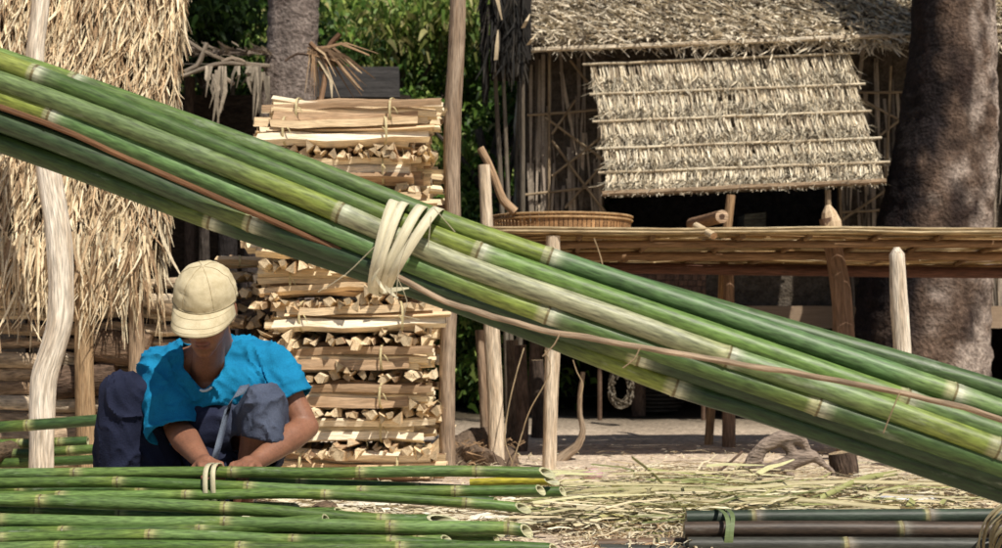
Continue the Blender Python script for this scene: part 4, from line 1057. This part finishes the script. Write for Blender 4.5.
# ------------------------------------------------------------------ palms
def palm(label, tr, d, seed, rough_, ztop=7.5, col=(.24, .19, .17), fr=14, group=None):
    t = thing('palm_tree', (X(tr[-1][0], d), d, 0), label, 'palm tree')
    pts = [P(a, b, d) for a, b, r in tr]; rr = [r * d / F for a, b, r in tr]
    p0 = pts[0]; dirv = (pts[0] - pts[1]).normalized()
    topp = p0 + dirv * (ztop - p0.z) / max(.3, dirv.z)
    pts = [topp, (topp + p0) / 2] + pts; rr = [rr[0] * .7, rr[0] * .85] + rr
    sp = []; rad = []
    n = len(pts)
    for i in range(n - 1):
        k = max(2, int((pts[i + 1] - pts[i]).length / .035))
        for j in range(k): sp.append(pts[i].lerp(pts[i + 1], j / k)); rad.append(lerp(rr[i], rr[i + 1], j / k))
    sp.append(pts[-1]); rad.append(rr[-1])
    m = MB(); seg = 40
    a0 = Vector((0, -1, 0))
    rings = []
    dist = 0
    for i, p in enumerate(sp):
        if i: dist += (sp[i] - sp[i - 1]).length
        ring = []
        for k in range(seg):
            th = 2 * PI * k / seg; dv = Vector((math.cos(th), math.sin(th), 0))
            q = Vector((math.cos(th) * .9, math.sin(th) * .9, p.z * 1.3 + seed))
            h = noise.noise(q * 1.6) * .10 + noise.noise(q * 5) * .05 * rough_ + noise.noise(Vector((th * 3, p.z * 14 + seed, 0))) * .022 * rough_
            rg_ = .03 * math.sin(p.z * 60 + 1.2 * noise.noise(q * 2)) * (1 - rough_ * .6)
            pp = p + dv * rad[i] * (1 + h + rg_)
            c = mulc(col, max(.35, 1 + h * 4.5 + .25 * noise.noise(q * 9)))
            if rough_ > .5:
                e_ = math.cos(th - R(-25)) + .9 * noise.noise(q * 2.2 + Vector((3, 1, 0))) + .5 * noise.noise(q * 7)  # side light put into the bark colour: dark left as shade, pale right as sunlit
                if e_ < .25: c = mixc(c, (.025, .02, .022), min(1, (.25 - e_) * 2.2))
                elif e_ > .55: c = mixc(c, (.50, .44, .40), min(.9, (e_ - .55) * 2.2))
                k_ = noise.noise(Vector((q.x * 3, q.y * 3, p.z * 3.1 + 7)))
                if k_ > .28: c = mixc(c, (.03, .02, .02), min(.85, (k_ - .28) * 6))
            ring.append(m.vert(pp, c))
        rings.append(ring)
    for i in range(len(rings) - 1):
        for k in range(seg): m.face(rings[i][k], rings[i + 1][k], rings[i + 1][(k + 1) % seg], rings[i][(k + 1) % seg])
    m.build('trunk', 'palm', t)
    m = MB()
    for f in range(fr):
        a = 2 * PI * f / fr + seed; el = U(.1, .9); L = U(1.8, 2.6)
        pts2 = []
        for i in range(13):
            s_ = i / 12; r_ = L * s_ * math.cos(el * (1 - .3 * s_)); zz = L * (math.sin(el) * s_ - .75 * s_ * s_)
            pts2.append(topp + Vector((math.cos(a) * r_, math.sin(a) * r_, zz)))
        m.tube(pts2, [.025 * (1 - i / 14) for i in range(13)], 5, col=(.2, .22, .07))
        for i in range(1, 12):
            for s2 in (-1, 1):
                for h in (0, .5):
                    q = pts2[i].lerp(pts2[i + 1], h); tdir = (pts2[i + 1] - pts2[i]).normalized(); sv = tdir.cross(Vector((0, 0, 1))).normalized() * s2
                    dd = (sv + tdir * .6 + Vector((0, 0, -.25))).normalized(); Lf = .55 * math.sin(PI * (i / 13) ** .7) + .1
                    m.strip([q, q + dd * Lf * .5 + Vector((0, 0, -.02)), q + dd * Lf + Vector((0, 0, -.14))], .035, tdir, mulc((.10, .17, .04), U(.7, 1.3)))
    m.build('crown', 'leaf', t)
    return t
palm('massive dark palm trunk with burnt patches, shade and sun coloured into its sides, right of the thatch awning', [(955, -20, 40), (953, 50, 42), (947, 120, 47), (936, 200, 54), (926, 280, 62), (920, 350, 68), (918, 433, 74)], 8.55, 3.3, 1.0, col=(.155, .112, .088))
palm('grey ringed palm trunk rising behind the firewood pile', [(294, -20, 25), (292, 50, 26), (288, 120, 28), (284, 200, 30), (282, 300, 33), (280, 424, 37)], 8.7, 8.1, .25, col=(.27, .235, .22))

# ------------------------------------------------------------------ shed in the left background
sh = thing('shed', (X(230, 8.4), 8.4, 0), 'dark open lean-to shed with ragged leaf eave between the left hut and the grey palm', 'shed')
x0_, x1_ = X(120, 9), X(262, 9)
m = MB(); dk = (.05, .04, .033)
m.box((x0_ - .6, 9.6, 0), (X(410, 9.6), 9.66, Z(95, 9.6)), dk); m.box((x0_ - .6, 8.2, 0), (x0_ - .56, 9.6, 1.9), dk)
m.build('wall', 'bark', sh, smooth=False)
m = MB(); zz0 = Z(66, 8.2); 
q = [m.vert(p, (.12, .1, .08)) for p in ((x0_ - .7, 8.15, zz0), (X(262, 8.2), 8.15, zz0), (X(268, 9.7), 9.75, zz0 + .30), (x0_ - .7, 9.75, zz0 + .30))]; m.face(*q)
thatch(m, Vector((x0_ - .7, 8.75, zz0 + .16)), (1, 0, 0), (0, -1, -.2), (0, -.2, 1), X(262, 8.2) - x0_ + .7, .62, 3, 60, .3, (.012, .03), [(.3, .25, .2), (.2, .16, .13), (.4, .34, .27)], lift=.05, wild=.5, curl=1.2)
m.build('roof', 'straw', sh)
m = MB(); q = [m.vert(p, (.05, .047, .045)) for p in ((X(310, 8.9), 8.9, Z(97, 8.9)), (X(400, 8.9), 8.9, Z(97, 8.9)), (X(398, 9.6), 9.7, Z(64, 9.6)), (X(306, 9.6), 9.7, Z(64, 9.6)))]; m.face(*q)
q = [m.vert(p, (.05, .047, .045)) for p in ((X(310, 8.9), 8.92, Z(99.5, 8.9)), (X(400, 8.9), 8.92, Z(99.5, 8.9)), (X(400, 8.9), 8.9, Z(97, 8.9)), (X(310, 8.9), 8.9, Z(97, 8.9)))]; m.face(*q)
m.build('roof_extension', 'bark', sh, smooth=False)
for px_ in (190, 258, 395):
    m = MB(); m.tube([Vector((X(px_, 8.9), 8.9, 0)), Vector((X(px_, 8.9), 8.9, 2.2 if px_ < 300 else Z(99, 8.9)))], .035, 8, col=(.09, .07, .06)); m.build('post', 'bark', sh)
m = MB()   # pale broken rafters and hanging leaves at the eave
for tr in [[(182, 76), (205, 68), (225, 63), (270, 66)], [(186, 40), (205, 52), (224, 60)], [(222, 62), (232, 58), (250, 66), (268, 84)], [(185, 72), (197, 66), (207, 43)], [(222, 76), (234, 84)]]:
    m.tube(spline([P(a, b, 8.05) for a, b in tr], .04), U(.010, .017), 6, col=mulc((.38, .33, .27), U(.7, 1.2)))
m.build('rafter', 'pole', sh)
m = MB()
for (px_, y0, y1) in [(219, 70, 120), (222, 66, 116), (215, 74, 104), (252, 66, 96), (262, 72, 110), (258, 66, 116), (265, 76, 118), (210, 66, 92), (236, 66, 84), (247, 66, 80)]:
    for _ in range(3):
        a = px_ + U(-3, 3); m.strip([P(a, y0, 8.0), P(a + U(-4, 4), (y0 + y1) / 2, 7.97), P(a + U(-6, 4), y1 + U(-8, 6), 8.0)], U(.012, .026), (1, U(-.4, .4), 0), mulc((.36, .31, .25), U(.5, 1.3)), tw=U(-1, 1))
m.build('hanging_leaf', 'straw', sh)
# dried frond caught over the woodpile
m = MB(); hubp = P(313, 50, 6.9)
for k in range(46):
    a = R(rng.choice([U(-75, 10), U(-60, -15), U(-100, -80)])); L = U(.12, .34)
    e = hubp + Vector((math.cos(a) * L, U(-.08, .08), math.sin(a) * L * .75 - .02)); mid = (hubp + e) / 2 + Vector((0, 0, .03))
    m.strip([hubp + Vector((U(-.03, .03), 0, U(-.02, .02))), mid, e + Vector((0, 0, -.03))], U(.008, .02), (.3, .3, 1), mulc(rng.choice([(.34, .22, .13), (.5, .38, .25), (.2, .13, .08)]), U(.7, 1.2)), tw=U(-1, 1))
m.tube(spline([P(310, 43, 6.9), P(325, 62, 6.9), P(322, 95, 6.85), P(316, 115, 6.8)], .03), .013, 7, col=(.25, .15, .09))
m.tube(spline([P(285, 61, 7.0), P(297, 54, 7.0), P(314, 56, 6.95)], .03), .006, 6, col=(.12, .08, .06))
m.tube(spline([P(340, 34, 7.0), P(328, 48, 7.0), P(322, 70, 6.95)], .03), .014, 6, col=(.18, .1, .06))
m.strip([P(318, 58, 6.9), P(331, 80, 6.85), P(332, 98, 6.8)], .02, (1, 0, 0), (.5, .42, .3))
m.tube([P(316, 112, 6.8), Vector((X(318, 6.85), 6.85, 0))], .014, 7, col=(.2, .13, .08))
tag(m.build('dead_palm_frond', 'straw'), 'dead brown palm frond sticking up behind the top of the firewood pile', 'palm frond')

# ------------------------------------------------------------------ trees behind
def tree(name, label, cat, x, y, H, cr, n, cols, clumps=16, leafw=(.05, .12), crown_lo=.25, group=None, elong=1.0, droop=False):
    t = thing(name, (x, y, 0), label, cat, group)
    m = MB(); top = Vector((x + U(-.3, .3), y, H * .8))
    tp = spline([Vector((x, y, 0)), Vector((x + U(-.15, .15), y, H * .3)), top], .3)
    m.tube(tp, [lerp(.05 * H * .35 + .03, .03, i / len(tp)) for i in range(len(tp))], 9, col=(.15, .12, .10))
    cl = []
    for k in range(clumps):
        a = U(0, 2 * PI); rr = cr * math.sqrt(rng.random()); hz_ = H * lerp(crown_lo, 1.0, rng.random())
        fall = 1 - .45 * abs((hz_ / H - .6) / .5) ** 2
        c = Vector((x + math.cos(a) * rr * fall, y + math.sin(a) * rr * fall, hz_)); cl.append((c, cr * U(.22, .45)))
        st = tp[int(len(tp) * min(.95, max(.2, (hz_ / H) * .75)))]
        m.tube([st, st.lerp(c, .5) + Vector((0, 0, .1)), c], [.035, .02, .008], 5, col=(.15, .12, .10))
    m.build('trunk', 'bark', t)
    m = MB()
    leafw = (leafw[0] * .5, leafw[1] * .5)
    for _ in range(int(n * 2.6)):
        c, r_ = rng.choice(cl); v = Vector((rng.gauss(0, .5), rng.gauss(0, .5), rng.gauss(0, .42))) * r_
        p = c + v; lw = U(*leafw); dv = Vector((U(-1, 1), U(-1, 1), U(-.9, .3) - (.6 if droop else 0))).normalized(); sv = dv.cross(Vector((U(-1, 1), U(-1, 1), U(-1, 1)))).normalized()
        L = lw * elong * 1.8
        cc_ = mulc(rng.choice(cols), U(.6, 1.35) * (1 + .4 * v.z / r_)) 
        m.strip([p, p + dv * L * .5 + Vector((0, 0, .01)), p + dv * L + Vector((0, 0, -.02))], lw, sv, mulc(cc_, 1.0))
    m.build('crown', 'leaf', t)
    return t
G_A = [(.12, .23, .045), (.17, .28, .06), (.08, .17, .035), (.30, .38, .11)]
G_Y = [(.34, .38, .11), (.25, .34, .08), (.16, .26, .06), (.44, .40, .18)]
G_D = [(.03, .06, .015), (.045, .085, .02), (.06, .11, .03)]
tree('tree', 'feathery yellow-green tree between the grey palm and the tall pole', 'tree', X(370, 13), 13, 3.7, 1.1, 6500, G_Y, 26, (.05, .10), .28, elong=1.6, droop=True)
tree('tree', 'dense green tree right behind the tall brown pole', 'tree', X(450, 14.5), 14.5, 3.9, 1.3, 7000, G_A, 26, (.05, .11), .2)
tree('tree', 'dark green tree in the gap left of the stilt hut', 'tree', X(505, 12.2), 12.2, 2.9, .9, 4500, G_A + G_D, 22, (.05, .10), .1)
tree('tree', 'shadowy tree behind the lean-to shed', 'tree', X(225, 12.5), 12.5, 3.7, 1.3, 6000, G_D + G_A[:1], 24, (.05, .11), .25)
tree('tree', 'tall leafy tree behind the grey palm', 'tree', X(320, 16.5), 16.5, 5.0, 1.8, 7000, G_A + G_Y[:1], 30, (.07, .14), .2)
tree('tree', 'far tall tree above the shed', 'tree', X(150, 17), 17, 5.4, 2.1, 5500, G_A + G_D, 28, (.08, .15), .2)
tree('tree', 'far broad tree behind the firewood pile', 'tree', X(420, 19), 19, 5.6, 2.0, 6500, G_A, 30, (.08, .16), .15)
tree('tree', 'far tree left of the stilt hut roof', 'tree', X(540, 17.5), 17.5, 5.0, 1.9, 6000, G_A + G_Y[:1], 30, (.08, .15), .15)
for i, (px_, d, h, r_) in enumerate([(395, 11, 1.35, .65), (440, 10.8, 1.5, .6), (490, 10.2, 1.25, .55), (340, 11.4, 1.3, .6)]):
    tree('shrub', ['leafy shrub just behind the firewood pile', 'leafy shrub seen behind the tall pole', 'low shrub in the gap beside the hut corner', 'shrub behind the grey shed roof'][i], 'shrub', X(px_, d), d, h, r_, 2600, G_A, 16, (.04, .09), .1, group='shrubs behind the yard')
# far-off wood
m = MB()
for _ in range(15000):
    a = U(-18, 10); y = U(22, 30); hgt = 7.5 + 1.2 * noise.noise(Vector((a * .4, 0, 0))); z = U(0, hgt)
    p = Vector((a, y, z)); dv = Vector((U(-1, 1), U(-1, 1), U(-1, .3))).normalized(); sv = dv.cross(Vector((U(-1, 1), U(-1, 1), .4))).normalized()
    k = .5 + .5 * noise.noise(Vector((a * .8, z * .9, 4)))
    if k < .22: continue
    m.strip([p, p + dv * .25, p + dv * .45], U(.14, .32), sv, mulc(rng.choice(G_A), .4 + 1.1 * k))
tag(m.build('distant_wood', 'leaf', loc=(0, 24, 0)), 'hazy distant wood closing the view behind the yard', 'wood', kind='stuff')

# ------------------------------------------------------------------ the man
man = thing('person', (X(205, 4.45), 4.45, 0), 'squatting person in bright blue shirt, navy trousers and beige cap, head bowed over the bamboo', 'person')
V = Vector
HC = P(206, 308, 4.20); HS = 1.05               # head centre
pitch = R(31); yaw = R(-3)
RX = Matrix.Rotation(yaw, 3, 'Z') @ Matrix.Rotation(pitch, 3, 'X')
# head local: x right (viewer), y back, z up -> forward = -y ; rotating +pitch about X sends z towards -y? check sign
if (RX @ V((0, 0, 1))).y > 0: RX = Matrix.Rotation(yaw, 3, 'Z') @ Matrix.Rotation(-pitch, 3, 'X')
roll = Matrix.Rotation(R(2), 3, 'Y'); RX = RX @ roll
def H(x, y, z): return HC + RX @ V((x * HS, y * HS, z * HS))
sh1, sh2 = P(163, 370, 4.44), P(271, 366, 4.44)
el1, el2 = P(178, 430, 4.34), P(306, 427, 4.40)
wr1, wr2 = P(203, 462, 4.13), P(254, 463, 4.17)
hip1, hip2 = P(182, 458, 4.72), P(236, 458, 4.72)
kn1, kn2 = P(122, 394, 4.34), P(263, 404, 4.28)
an1, an2 = P(128, 0, 4.42), P(243, 0, 4.36); an1.z = an2.z = .085
neck = P(214, 350, 4.44); chest = P(218, 395, 4.48); belly = P(212, 435, 4.62)
b = MB()
# head
b.ellipsoid(H(0, .012, .022), (.074, .094, .088), RX, seg=24, rin=16)
b.ellipsoid(H(0, -.022, -.042), (.062, .070, .082), RX, seg=20, rin=14)
b.ellipsoid(H(0, -.066, -.104), (.028, .024, .022), RX)
b.ellipsoid(H(0, -.058, -.088), (.042, .032, .028), RX)      # jaw front
for s_ in (-1, 1):
    b.ellipsoid(H(s_ * .036, -.066, -.020), (.020, .014, .015), RX)   # cheek
    b.ellipsoid(H(s_ * .078, .016, -.012), (.008, .018, .030), RX)    # ear
    b.ellipsoid(H(s_ * .013, -.098, -.042), (.009, .010, .008), RX)   # nostril
    b.ellipsoid(H(s_ * .031, -.083, .014), (.016, .009, .006), RX)    # brow
    b.ellipsoid(H(s_ * .031, -.075, .001), (.013, .012, .010), RX)    # eyeball
b.capsule(H(0, -.086, .008), .008, H(0, -.107, -.036), .0125)
b.ellipsoid(H(0, -.087, -.066), (.024, .012, .0065), RX); b.ellipsoid(H(0, -.084, -.077), (.020, .012, .007), RX)
b.capsule(H(0, .03, -.06), .054, neck, .062); b.capsule(H(0, .02, -.07), .046, P(208, 376, 4.42), .052)
# trunk
b.capsule(neck, .075, chest, .115); b.capsule(chest, .125, belly, .125); b.capsule(belly, .125, (hip1 + hip2) / 2, .13)
b.capsule(P(190, 366, 4.45), .054, P(240, 364, 4.45), .054); b.capsule(neck + V((0, 0, -.01)), .046, sh1, .05); b.capsule(neck + V((0, 0, -.01)), .046, sh2, .05)
for s1, e1, w1 in ((sh1, el1, wr1), (sh2, el2, wr2)):
    b.capsule(s1, .054, s1.lerp(e1, .45), .050); b.capsule(s1.lerp(e1, .45), .050, e1, .041)
    b.capsule(e1, .041, e1.lerp(w1, .3), .045); b.capsule(e1.lerp(w1, .3), .045, w1, .027)
for h_, k_, a_ in ((hip1, kn1, an1), (hip2, kn2, an2)):
    b.capsule(h_, .088, k_, .055); kf = k_; calf = kf.lerp(a_, .35) + V((0, .02, 0))
    b.capsule(kf, .052, calf, .052); b.capsule(calf, .052, a_, .032)
    ft = a_ + V((-.02 if a_ is an1 else .0, -.14, -.055)); b.capsule(a_ + V((0, .025, -.04)), .034, ft, .024)
    for q in range(5):
        o_ = (q - 2) * .017; b.capsule(ft + V((o_, 0, -.002)), .012, ft + V((o_ * 1.15, -.04 + abs(q - 1) * .004, -.01)), .010, 2, 8)
# hands curl round the top culm (at d 4.02, z from py 474)
def hand(w1, target, flip):
    """w1 wrist, palm towards target; fingers curl down over culm"""
    f_ = (target - w1).normalized(); side = f_.cross(V((0, 0, 1))).normalized() * flip; dn = side.cross(f_) * flip
    if dn.z > 0: dn = -dn
    pc = w1 + f_ * .045
    b.capsule(w1, .024, pc, .026)
    for q in range(4):
        b.capsule(w1 + f_ * .02 + side * (q - 1.5) * .010, .016, w1 + f_ * .085 + side * (q - 1.5) * .020, .0115, 3, 8)
        st = w1 + f_ * .085 + side * (q - 1.5) * .0205; L = (.95, 1.08, 1.0, .8)[q if flip > 0 else q]
        p1 = st + (f_ * .85 + dn * .5).normalized() * .036 * L; p2 = p1 + (f_ * .25 + dn).normalized() * .026 * L; p3 = p2 + (dn - f_ * .5).normalized() * .020 * L
        b.capsule(st, .0098, p1, .0090, 3, 8); b.capsule(p1, .0090, p2, .0082, 3, 8); b.capsule(p2, .0082, p3, .0072, 3, 8)
    ts = w1 + f_ * .028 + side * -.024 + dn * .006
    t1 = ts + (f_ * .75 - side * .6 + dn * .25).normalized() * .036; t2 = t1 + (f_ * .9 + dn * .5 + side * .15).normalized() * .028
    b.capsule(ts, .014, t1, .011, 3, 8); b.capsule(t1, .011, t2, .0085, 3, 8)
hand(wr1, P(213, 466, 4.03), -1); hand(wr2, P(238, 466, 4.06), 1)
co, no, fc = blobmesh('body', b, .0048, 5)
SK = (.28, .135, .082)
RXi = RX.transposed()
def skc(p):
    q = (RXi @ (p - HC)) / HS; c = SK
    if abs(q.x) < .09 and abs(q.z) < .12 and abs(q.y) < .13:
        for s_ in (-1, 1):
            e = V((q.x - s_ * .031, 0, q.z - .000)); 
            if abs(e.x) < .015 and abs(e.z + .001) < .003 and q.y < -.06: c = (.03, .02, .018)
            if abs(e.x) < .018 and abs(e.z - .017) < .004 and q.y < -.06: c = (.04, .028, .022)
        if abs(q.x) < .024 and -.084 < q.z < -.060 and q.y < -.075: c = (.24, .10, .075)
        if abs(q.x) < .022 and abs(q.z + .0715) < .0018 and q.y < -.075: c = (.08, .03, .025)
        if abs(q.x) < .035 and -.1 < q.z < -.085 and q.y < -.05: c = mulc(SK, .8)
    return mulc(c, 1 + .10 * noise.noise(p * 14))
mb = fromco(co, fc, skc); mb.build('body', 'skin', man)
# hair at the sides and nape
hm = MB(); hm.ellipsoid(H(0, .020, .018), (.081, .096, .086), RX, seg=30, rin=20)
vals = hm.v
hm2 = fromco(np.array(vals), hm.f, (.016, .013, .012), keep=lambda p: (RXi @ (p - HC)).z < .06 and (RXi @ (p - HC)).z > -.045 and (RXi @ (p - HC)).y > -.028 - (RXi @ (p - HC)).z * .2)
hm2.build('hair', 'hair', man)
# shirt
s = MB()
s.capsule(neck + V((0, .01, -.02)), .080, chest, .140); s.capsule(chest, .142, belly, .150); s.capsule(belly, .150, (hip1 + hip2) / 2 + V((0, .02, .04)), .150)
s.capsule(P(182, 364, 4.46), .072, P(246, 361, 4.46), .072); s.capsule(P(190, 385, 4.42), .090, P(245, 385, 4.42), .090)
s.capsule(neck + V((-.02, 0, -.02)), .056, sh1, .070); s.capsule(neck + V((.02, 0, -.02)), .056, sh2, .072)
s.capsule(sh1, .074, P(174, 440, 4.29), .074); s.capsule(sh1 + V((.01, 0, -.02)), .07, P(184, 430, 4.35), .066)
s.capsule(sh2, .070, sh2.lerp(el2, .62), .066); s.capsule(sh2, .07, P(258, 388, 4.5), .09); s.capsule(P(262, 388, 4.5), .08, P(275, 430, 4.6), .07)
co, no, fc = blobmesh('shirt', s, .007, 5)
ax1 = (P(177, 440, 4.33) - sh1).normalized(); ax2 = (el2 - sh2).normalized()
def fold(p, n, amp, fr, st=(1, 1, 1)):
    q = V((p.x * st[0], p.y * st[1], p.z * st[2])) * fr
    w_ = V((noise.noise(q * .5), noise.noise(q * .5 + V((9, 0, 0))), noise.noise(q * .5 + V((0, 9, 0)))))
    a_ = (1 - min(1, abs(noise.noise(q * .8 + w_ * 1.5)) * 2.0)) ** 3; b2 = noise.noise(q * 2.1 + V((5, 1, 2)))
    c_ = (1 - min(1, abs(noise.noise(q * 1.7 + w_ * 2 + V((3, 3, 3)))) * 2.2)) ** 4
    return amp * (a_ * 1.1 + b2 * .25 + c_ * .55)
for i in range(len(co)):
    p = V(co[i]); co[i] += no[i] * (fold(p + V((p.z * .5, 0, 0)), None, .0125, 9, (1.5, 1, .8)))
cut1 = P(189, 437, 4.33); cut2 = sh2.lerp(el2, .58)
nk = P(206, 372, 4.33)
def keep_s(p):
    if (p - P(177, 436, 4.33)).dot(ax1) > 0 and p.x < X(202, 4.33) and p.y < 4.45: return False
    if (p - cut2).dot(ax2) > 0 and p.x > X(272, 4.42) and p.y < 4.52: return False
    # neckline (seen from the front): rounded V
    px_ = p.x / p.y * F + CX; py_ = HY - (p.z - CH) / p.y * F
    if p.y < 4.50 and py_ < 392 and abs(px_ - 204) < min(21, max(0, (391 - py_)) * .85 + 1): return False
    if (p - H(0, .02, -.09)).length < .072: return False
    if p.y < 4.62 and 196 < px_ < 240 and py_ > 404 + (px_ - 216) ** 2 * .02: return False
    return True
mb = fromco(co, fc, lambda p: mulc((.011, .22, .42), 1 + .06 * noise.noise(p * 20)), keep_s)
o = mb.build('shirt', 'cloth_blue', man); md = o.modifiers.new('sol', 'SOLIDIFY'); md.thickness = .003; md.offset = -1
# pale undershirt trim in the neckline
m = MB(); pts = spline([P(186, 374, 4.345), P(193, 385, 4.335), P(203, 391, 4.328), P(212, 387, 4.33), P(219, 377, 4.34)], .01)
m.tube(pts, .0042, 7, col=(.62, .70, .74)); m.build('undershirt', 'cloth_blue', man)
# trousers: the leg at viewer left covered to the ankle, the other pushed over the knee
t = MB()
t.capsule(hip1, .125, hip2, .125); t.capsule((hip1 + hip2) / 2, .13, belly + V((0, .05, -.03)), .12)
t.capsule(P(204, 424, 4.41), .088, P(232, 424, 4.41), .085); t.capsule(P(186, 436, 4.50), .085, P(236, 436, 4.48), .085); t.capsule(P(205, 450, 4.42), .075, P(222, 480, 4.42), .09)
t.capsule(hip1, .110, kn1, .070); t.capsule(kn1, .070, P(122, 430, 4.36), .078); t.capsule(P(122, 430, 4.36), .080, P(128, 500, 4.42), .098)
t.capsule(kn1 + V((.02, .05, -.04)), .06, P(160, 470, 4.42), .085); t.capsule(P(152, 440, 4.45), .08, P(160, 500, 4.45), .08)
t.capsule(hip2, .110, kn2, .060); t.capsule(kn2, .061, P(263, 428, 4.28), .066); t.capsule(P(263, 428, 4.28), .066, P(261, 470, 4.30), .070)
t.capsule(kn2 + V((.0, .06, -.02)), .065, P(262, 455, 4.42), .07)
co, no, fc = blobmesh('trousers', t, .007, 5)
for i in range(len(co)):
    p = V(co[i]); co[i] += no[i] * fold(p + V((0, p.z * .3, p.x * .4)), None, .011, 8, (1.6, 1.2, .7))
def keep_t(p):
    px_ = p.x / p.y * F + CX; py_ = HY - (p.z - CH) / p.y * F
    if p.x > X(228, 4.3) and p.y < 4.38 and py_ > 436 + (px_ - 240) * .22: return False
    if p.x < X(200, 4.3) and p.z < .06: return False
    return True
mb = fromco(co, fc, lambda p: mulc(mixc((.020, .024, .050), (.085, .10, .145), max(0, min(1, (p.x - X(215, 4.3)) / .08)) * max(0, min(1, (p.z - .15) / .15))), 1 + .1 * noise.noise(p * 10)), keep_t)  # sunlight painted into the cloth: right knee paler towards its top, left leg dark
o = mb.build('trousers', 'cloth_navy', man); md = o.modifiers.new('sol', 'SOLIDIFY'); md.thickness = .004; md.offset = -1
# turned-back pale hem falling from the knee
m = MB(); A_ = [(250, 384, 4.215), (240, 386, 4.20), (233, 398, 4.19), (228, 420, 4.19), (222, 445, 4.19), (216, 466, 4.18)]; B_ = [(252, 394, 4.20), (242, 398, 4.19), (233, 410, 4.18), (228, 428, 4.18), (222, 450, 4.18), (216, 470, 4.17)]
pr_ = None
for a_, c_ in zip(A_, B_):
    q = [m.vert(P(*a_) + V((.0, 0, 0)), (.10, .12, .17)), m.vert(P(c_[0] - 8, c_[1], c_[2]), (.20, .24, .30))]
    if pr_: m.face(pr_[0], pr_[1], q[1], q[0])
    pr_ = q
o = m.build('trouser_hem', 'cloth_navy', man); md = o.modifiers.new('sol', 'SOLIDIFY'); md.thickness = .003
# cap ------------------------------------------------------------------------
cp = MB(); seg = 48; rin = 16; rows = []
def capv(th, ph):
    sq = math.sin(ph) ** .80; x = sq * math.cos(th); y = sq * math.sin(th); z_ = math.cos(ph)
    rr = (.090, .104, .092)
    q = V((x * rr[0], y * rr[1], z_ * rr[2]))
    seam = min(abs(((th / (PI / 3)) % 1) - .0), abs(((th / (PI / 3)) % 1) - 1)); dent = -.0040 * math.exp(-(seam / .03) ** 2) * math.sin(ph)
    wr_ = .0022 * (1 - abs(noise.noise(V((x * 2.2, y * 2.2, z_ * 5)))) * 3) + .0022 * noise.noise(V((x * 6, y * 6, z_ * 9)))
    q += q.normalized() * (dent + wr_)
    return q
for i in range(rin + 1):
    ph = (PI / 2 * 1.05) * i / rin; rows.append([cp.vert(H(*(capv(2 * PI * k / seg, max(ph, .001)) + V((0, .012, .036)))), (.64, .56, .39) if 1 else 0) for k in range(seg)])
for i in range(rin):
    for k in range(seg): cp.face(rows[i][k], rows[i + 1][k], rows[i + 1][(k + 1) % seg], rows[i][(k + 1) % seg])
co_ = cp.build('cap', 'cloth_cap', man); md = co_.modifiers.new('sol', 'SOLIDIFY'); md.thickness = .003; md.offset = -1
WLOC[co_.name] = WLOC[man.name]
bm_ = MB(); rows = []
for j in range(11):
    v_ = j / 10; row = []
    for i in range(25):
        u_ = i / 24 * 2 - 1; ang = u_ * R(72)
        bx = math.sin(ang) * .0915; by = -math.cos(ang) * .104 + .012
        ext = .074 * (1 - abs(u_) ** 4) * v_
        x = bx * (1 + .05 * v_); y = by - ext; z_ = .035 - .020 * v_ - .012 * (x / .09) ** 2 * v_ - .012 * v_ * v_
        row.append(bm_.vert(H(x, y, z_), (.66, .58, .41)))
    rows.append(row)
for j in range(10):
    for i in range(24): bm_.face(rows[j][i], rows[j + 1][i], rows[j + 1][i + 1], rows[j][i + 1])
o = bm_.build('brim', 'cloth_cap', co_); md = o.modifiers.new('sol', 'SOLIDIFY'); md.thickness = .005
for k in range(6):
    m = MB(); th = PI / 3 * k + .0
    m.tube([H(*(capv(th, max(.02, PI / 2 * 1.02 * i / 14)) * 1.012 + V((0, .012, .036)))) for i in range(15)], .0007, 5, col=(.50, .42, .27)); m.build('seam', 'cloth_cap', co_)
for dv_ in (.35, .7, .92):
    m = MB(); row = [bm_.v[int(10 * dv_) * 25 + i] for i in range(1, 24)]
    m.tube([V(q) + RX @ V((0, 0, .0008)) for q in row], .0005, 4, col=(.48, .41, .27)); m.build('stitching', 'cloth_cap', co_)
m = MB(); m.ellipsoid(H(0, .012, .129), (.007, .007, .004), RX, (.58, .5, .34)); m.build('button', 'cloth_cap', co_)
m = MB(); pts = [H(math.sin(a_) * .0925, -math.cos(a_) * .1055 + .012, .036) for a_ in [R(-78 + k * 6.5) for k in range(25)]]
m.tube(pts, .0022, 6, col=(.42, .36, .24)); m.build('seam', 'cloth_cap', co_)
